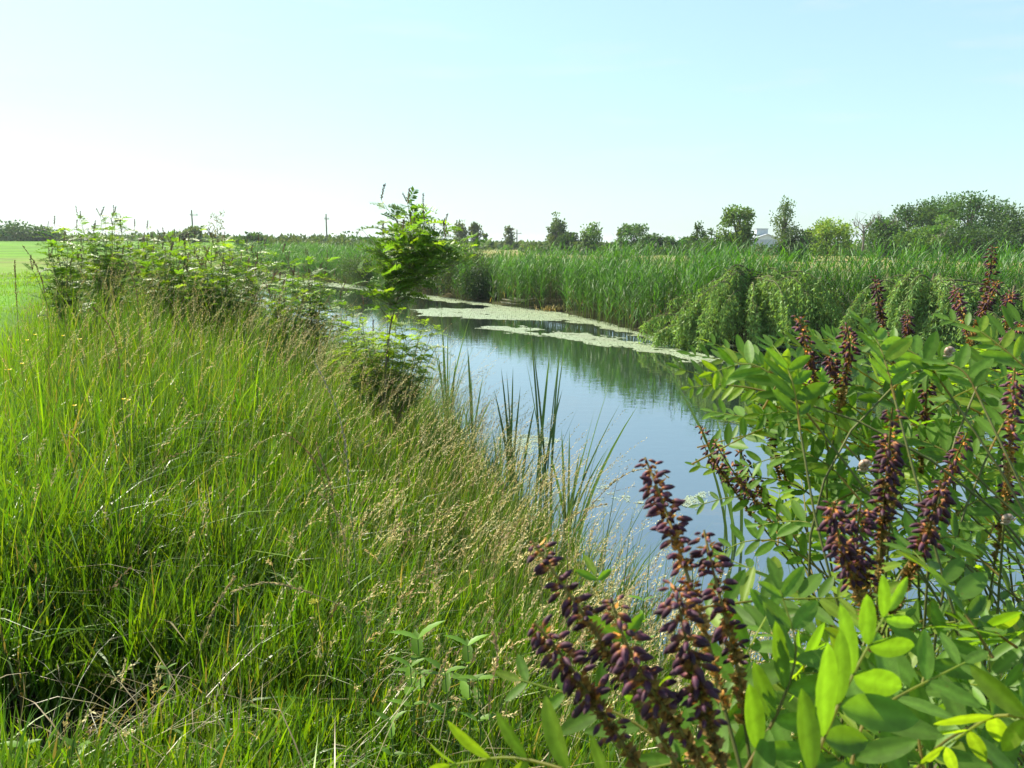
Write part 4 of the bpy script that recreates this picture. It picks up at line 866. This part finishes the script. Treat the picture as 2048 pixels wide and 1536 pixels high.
def filler(root, base, n, u0, u1, v0, v1, d0, d1, ll, L):
    for _ in range(n):
        u, v, dp = random.uniform(u0, u1), random.uniform(v0, v1), random.uniform(d0, d1); p = at_depth(u, v, dp); a = random.gauss(2.6, 1.3); l = L * random.uniform(.75, 1.15); h = np.array([math.cos(a), .5 * math.sin(a), 0]); e = random.uniform(.1, .9)
        near_leaf(root, base, [p - h * l * .5 - [0, 0, e * l * .4], p, p + h * l * .5 + [0, 0, e * l * .2]], ll * random.uniform(.8, 1.1), random.choice((6, 7, 8)), (random.gauss(0, .3), -.5, .8), False, .15)
filler(sb, B0, 62, 1640, 2090, 680, 1130, .85, 1.25, .036, .17)
filler(sb, B0, 20, 1480, 1680, 700, 900, .9, 1.2, .034, .16)
filler(sa, A0, 26, 1470, 2080, 1180, 1540, .55, .8, .038, .16)
# --- the far right shrub, tall tips against the willows
C0 = np.array([1.35, 1.75, .82]); sc_ = thing('false_indigo_shrub', C0, 'shrub behind at the right edge, its spikes tallest against the willows', 'shrub', 'false indigo shrubs on the near bank')
for px, dep, npod in [([(1985, 490), (1982, 545), (1965, 610), (1945, 690)], (1.25, 1.3), 44), ([(1908, 575), (1922, 620), (1938, 680), (1945, 740)], (1.2, 1.3), 50), ([(1996, 560), (1978, 600), (1950, 650), (1930, 720)], (1.2, 1.3), 44),
                      ([(1750, 555), (1756, 600), (1768, 660), (1790, 740)], (1.2, 1.3), 54), ([(1815, 625), (1815, 660), (1820, 720)], (1.3, 1.35), 40), ([(2020, 585), (2016, 630), (2008, 700)], (1.2, 1.3), 40), ([(2060, 640), (2010, 680), (1960, 720)], (1.1, 1.2), 40)]:
    p, d = near_spike(sc_, C0, px, dep, npod, False, .0085, .6); P = stem_to(sc_, C0, p, d, .004); stem_leaves(sc_, C0, P, 8, .5, .17, .04, .1)

# ------------------------------------------------------------------ small broad leaved weeds, flowers, snails, driftwood
def nettle(u, v, z, npair, size, label, lean=0):
    b = on_plane(u, v, z); gz = float(ground_z(b[0:1], b[1:2])[0]); root = thing('nettle', (b[0], b[1], gz), label, 'weed', 'broad leaved weeds in the grass'); hgt = max(.1, (z - gz) * .8)
    g = Geo(); g.tube([[0, 0, 0], [.01, 0, hgt * .5], [lean, 0, hgt]], [.004, .003, .002], (.12, .2, .05), 6); obj('stem', g.mesh('stem', M_STEM), root)
    for j in range(npair * 2):
        a = (j // 2) * 1.57 + (j % 2) * math.pi + random.uniform(-.3, .3); t = 1 - .55 * (j // 2) / npair; g = Geo(); k = 9; s = np.linspace(0, 1, k); wv = .19 * np.sin(math.pi * s ** .7) ** .9; wv[0] = .01; wv[-1] = .005
        V = []
        for i in range(k):
            e = 1 + .12 * (-1) ** i
            for q in (-1, 0, 1): V.append([q * wv[i] * e, s[i], -.25 * s[i] ** 2 + abs(q) * wv[i] * .25])
        i = (np.arange(k - 1)[:, None] * 3 + np.arange(2)[None]).ravel(); g.add(V, np.stack([i, i + 1, i + 4, i + 3], -1), np.array([.12, .23, .025]) * random.uniform(.85, 1.15))
        D = (math.cos(a), math.sin(a), random.uniform(.3, 1.1)); obj('leaf', g.mesh('leaf', M_SHRUB), root, mat4=Matrix.Translation((lean * t, 0, hgt * t)) @ frame(D, (0, 0, 1)) @ Matrix.Scale(size * random.uniform(.7, 1.1), 4))
for u, v, z, npr, sz, lb in ((835, 1215, 1.3, 4, .1, 'pale green nettle left of the nearest purple spikes'), (935, 1225, 1.3, 4, .1, 'nettle touching the nearest purple spikes'), (890, 1290, 1.24, 3, .09, 'lower nettle between the two taller ones'), (820, 1280, 1.24, 3, .08, 'small nettle left of the lower one'),
        (955, 1300, 1.24, 3, .08, 'small nettle right of the lower one'), (150, 1465, 1.12, 4, .06, 'bright weed on the bare patch at the bottom left'), (40, 1460, 1.12, 4, .06, 'bright weed in the bottom left corner'), (230, 1500, 1.08, 3, .05, 'small bright weed at the bottom left beside dry thatch'),
        (1290, 1120, 1.2, 4, .07, 'light leafy weed at the water beside the curved spike'), (780, 1400, 1.2, 3, .055, 'small weed low in the grass at the bottom middle'), (330, 1290, 1.2, 3, .05, 'small weed right of the dark hollow')):
    nettle(u, v, z, npr, sz, lb)
def yarrow(u, v, z, label):
    b = on_plane(u, v, z); gz = float(ground_z(b[0:1], b[1:2])[0]); root = thing('feathery_leaf_plant', (b[0], b[1], gz), label, 'weed')
    for k in range(6):
        g = Geo(); a = k * 1.05; n = 34; s = np.linspace(.05, 1, n); L = .22 * random.uniform(.8, 1.2); P = np.stack([.35 * L * s * math.cos(a), .35 * L * s * math.sin(a), L * (s - .3 * s ** 3)], -1); g.tube(P[::4], .0012, (.14, .24, .05), 4)
        for sx in (-1, 1): g.diamonds(P, np.tile([-sx * math.sin(a), sx * math.cos(a), .35], (n, 1)) + R.normal(0, .2, (n, 3)), .04 * (1.1 - s), .006, vary((.14, .25, .05), n))
        obj('leaf', g.mesh('leaf', M_SHRUB), root)
yarrow(250, 1330, 1.12, 'feathery green rosette beside the dark hollow in the grass')
def buttercup(u, v, d, label, r=.012, group='buttercups in the meadow grass'):
    p = at_y(u, v, d); gz = float(ground_z(p[0:1], p[1:2])[0]); gz = min(gz, p[2] - .15); root = thing('buttercup', (p[0], p[1], gz), label, 'flower', group); h = p[2] - gz
    g = Geo(); g.tube([[0, 0, 0], [.02, .01, h * .5], [0, 0, h]], [.0018, .0015, .001], (.12, .2, .04), 5); obj('stem', g.mesh('stem', M_STEM), root)
    for k in range(5):
        g = Geo(); a = k * 1.2566; D = np.array([math.cos(a), math.sin(a), .45]); S = np.array([-math.sin(a), math.cos(a), 0]); c = np.array([0, 0, h])
        g.add([c, c + D * r * .6 - S * r * .5, c + D * r * 1.1 - S * r * .3, c + D * r * 1.15, c + D * r * 1.1 + S * r * .3, c + D * r * .6 + S * r * .5], [[0, 1, 2, 5], [5, 2, 3, 4]], (.75, .52, .02)); obj('petal', g.mesh('petal', M_FLOWER), root)
for u, v, d, lb in ((70, 670, 5.5, 'upper of the paired buttercups at the left meadow edge'), (54, 681, 5.4, 'lower of the paired buttercups at the left meadow edge'), (126, 672, 5.6, 'buttercup right of the pair in the meadow edge'), (160, 679, 5.6, 'small buttercup rightmost of the upper row'),
        (44, 728, 4.8, 'single larger buttercup below the pair at far left'), (19, 740, 4.8, 'buttercup nearest the left picture edge'), (247, 799, 4.6, 'left one of two touching buttercups in mid grass'), (257, 801, 4.6, 'right one of two touching buttercups in mid grass'), (149, 812, 4.4, 'lone buttercup below the two touching ones'),
        (981 - 440, 660, 9, 'small yellow bloom against the white water')):
    buttercup(u, v, d, lb)
def flat_flower(u, v, d, label):
    p = at_y(u, v, d); gz = float(ground_z(p[0:1], p[1:2])[0]); root = thing('yellow_umbel', (p[0], p[1], gz), label, 'flower'); h = p[2] - gz
    g = Geo(); g.tube([[0, 0, 0], [.01, .01, h * .5], [0, 0, h - .02]], [.002, .0018, .0014], (.12, .2, .04), 5)
    for k in range(9): g.tube([[0, 0, h - .02], [.008 * math.cos(k * .7), .008 * math.sin(k * .7), h - .008], [.014 * math.cos(k * .7), .014 * math.sin(k * .7), h]], .0006, (.14, .2, .04), 4)
    obj('stem', g.mesh('stem', M_STEM), root); g = Geo(); q = R.normal(0, .009, (120, 3)) * [1, 1, .2] + [0, 0, h]; g.diamonds(q, R.normal(0, 1, (120, 3)), .005, .004, vary((.55, .5, .08), 120)); obj('bloom', g.mesh('bloom', M_FLOWER), root)
flat_flower(628, 1202, 2.7, 'flat yellowish flower head in the middle of the near grass')
def snail(p, r, label):
    root = thing('snail_shell', p, label, 'snail', 'pale snails on the shrub'); g = Geo(); n = 60; t = np.linspace(0, 1, n); a = t * 6.28 * 2.6; rad = r * .62 * (1 - t) ** .8; P = np.stack([rad * np.cos(a), (t - .4) * r * 1.1, rad * np.sin(a)], -1)
    g.tube(P, r * (.06 + .5 * (1 - t) ** .9), np.where((np.sin(a * 7) > .6)[:, None], (.2, .11, .07), (.46, .32, .24)), 10); obj('shell', g.mesh('shell', M_SHELL), root)
    g = Geo(); g.tube([[-r, 0, -r * .9], [0, 0, -r * .95], [r * .9, 0, -r * .8]], [r * .1, r * .35, r * .12], (.45, .38, .28), 8); obj('foot', g.mesh('foot', M_SHELL), root)
snail(at_depth(1897, 703, .78), .0048, 'round pale snail on a leaf at the upper right'); snail(at_depth(2013, 1037, .7), .0046, 'round pale snail at the right picture edge'); snail(at_depth(1728, 930, .8), .006, 'pale elongated snail in the middle of the big shrub')
# prominent arching grass heads
def grass_stalk(pts, d, label, col, head=.3, sl=.014, nsp=46):
    gz0 = at_y(*pts[-1], d); gz = float(ground_z(gz0[0:1], gz0[1:2])[0]); foot = np.array([gz0[0] + .05, d, gz]); Q = [foot] + [at_y(u, v, d) for u, v in pts[::-1]]
    P = smooth_path(Q, 24) - foot; root = thing('seed_grass_stalk', foot, label, 'grass stalk', 'prominent arching grass heads')
    g = Geo(); g.tube(P, np.linspace(.0022, .001, 24), np.linspace((.14, .2, .05), np.array(col) * .8, 24), 5); obj('stalk', g.mesh('stalk', M_STRAW), root)
    T = nrm(np.gradient(P, axis=0)); g = Geo(); i = R.uniform(24 * (1 - head), 22.9, nsp * 2); i0 = i.astype(int); p = P[i0] + (P[i0 + 1] - P[i0]) * (i - i0)[:, None]; D = nrm(T[i0] + R.normal(0, .35, (nsp * 2, 3)))
    g.diamonds(p, D, sl * R.uniform(.7, 1.3, nsp * 2), sl * .4, vary(col, nsp * 2, .2, .06)); g.diamonds(p, D, sl, sl * .35, vary(col, nsp * 2, .2, .06)); obj('seed_head', g.mesh('seed_head', M_STRAW), root)
BR, ST = (.22, .15, .08), (.45, .37, .2)
for pts, d, lb, c, hd in (([(183, 613), (205, 630), (230, 655), (240, 720), (245, 850)], 4.0, 'dark curved grass head leaning left in the upper left grass', BR, .3), ([(235, 508), (262, 535), (273, 560), (278, 640), (285, 800)], 5.0, 'dark arched grass head near the left rise', BR, .3),
        ([(45, 492), (62, 510), (75, 522), (95, 600), (100, 800)], 5.0, 'dark grass head against the bright meadow', BR, .25), ([(29, 520), (30, 545), (34, 620), (45, 760)], 5.2, 'upright dark spike at the far left', BR, .25), ([(561, 861), (600, 880), (622, 905), (650, 960), (665, 1080)], 3.4, 'thick brown arching head in the centre left grass', (.32, .22, .1), .35),
        ([(632, 885), (640, 915), (655, 950), (668, 1000), (680, 1100)], 3.4, 'brown head beside the thick arching one', (.34, .25, .15), .3), ([(465, 1185), (500, 1163), (545, 1160), (620, 1185), (720, 1225)], 2.6, 'long pale stalk bowing left across the near grass', ST, .35), ([(470, 1155), (450, 1180), (420, 1230), (405, 1275), (395, 1330)], 2.5, 'pale stalk upright behind the bowing one', ST, .3),
        ([(628, 722), (650, 760), (672, 800), (690, 870), (700, 1000)], 3.0, 'greyish blurred plume left of the bright shrub', (.36, .33, .3), .4), ([(1340, 955), (1310, 920), (1260, 930), (1200, 985), (1130, 1080)], 3.0, 'drooping straw head over the water beside the curved spike', ST, .4), ([(1212, 1008), (1170, 1012), (1140, 1030), (1110, 1055), (1080, 1110)], 2.8, 'thick straw head pointing right at the water edge', ST, .45),
        ([(640, 988), (655, 995), (680, 1030), (690, 1080)], 3.0, 'hooked pale head in the middle grass', ST, .3), ([(985, 1265), (1000, 1310), (985, 1360), (975, 1420)], 2.3, 'pinkish straw head left of the nearest spikes', (.48, .34, .2), .5), ([(900, 1300), (880, 1340), (860, 1390), (845, 1450)], 2.2, 'straw head leaning over the nettles', ST, .45)):
    grass_stalk(pts, d, lb, c, hd)
# pale driftwood and a heap of dead reed at the far edge
root = thing('driftwood', on_plane(1035, 609, .05), 'pale dead sticks at the far water edge', 'driftwood')
for k in range(6):
    g = Geo(); a = random.uniform(-.5, .5); L = random.uniform(.3, .7); c = R.normal(0, .15, 3) * [1.6, .6, .3] + [0, 0, .08]; g.tube([c - [L * math.cos(a), L * math.sin(a), -.08], c, c + [L * math.cos(a), L * math.sin(a), .1]], [.02, .035, .012], (.5, .44, .34), 6); obj('stick', g.mesh('stick', M_BARK), root)
root = thing('dead_reed_heap', on_plane(1112, 622, .02), 'yellow brown heap of broken reed at the far water edge', 'reeds')
g = Geo(); n = 150; q = R.normal(0, 1, (n, 3)) * [.3, .15, .06] + [0, 0, .12]; g.blades(q - [0, 0, .12], R.uniform(.1, .3, n), R.uniform(0, 6.28, n), R.uniform(-.8, .8, n), R.uniform(-.6, .6, n), .035, 3, vary((.3, .24, .09), n, .25, .1), droop=R.uniform(0, .5, n)); tag(obj('broken_stems', g.mesh('broken_stems', M_STRAW), root), None, None, kind='stuff')

# ------------------------------------------------------------------ light summer haze
def haze():
    m, N, L = new_mat('summer_haze'); v = N.new('ShaderNodeVolumePrincipled'); v.inputs['Color'].default_value = (.86, .93, 1, 1); v.inputs['Density'].default_value = .0003; v.inputs['Anisotropy'].default_value = .25
    o = N.new('ShaderNodeOutputMaterial'); L.new(v.outputs[0], o.inputs['Volume'])
    g = Geo(); X = 3400; g.box((0, 0, 9), (X, X, 11), (1, 1, 1)); tag(obj('haze', g.mesh('haze', m, False)), 'thin bright summer haze over the fields', 'haze', kind='stuff')
haze()
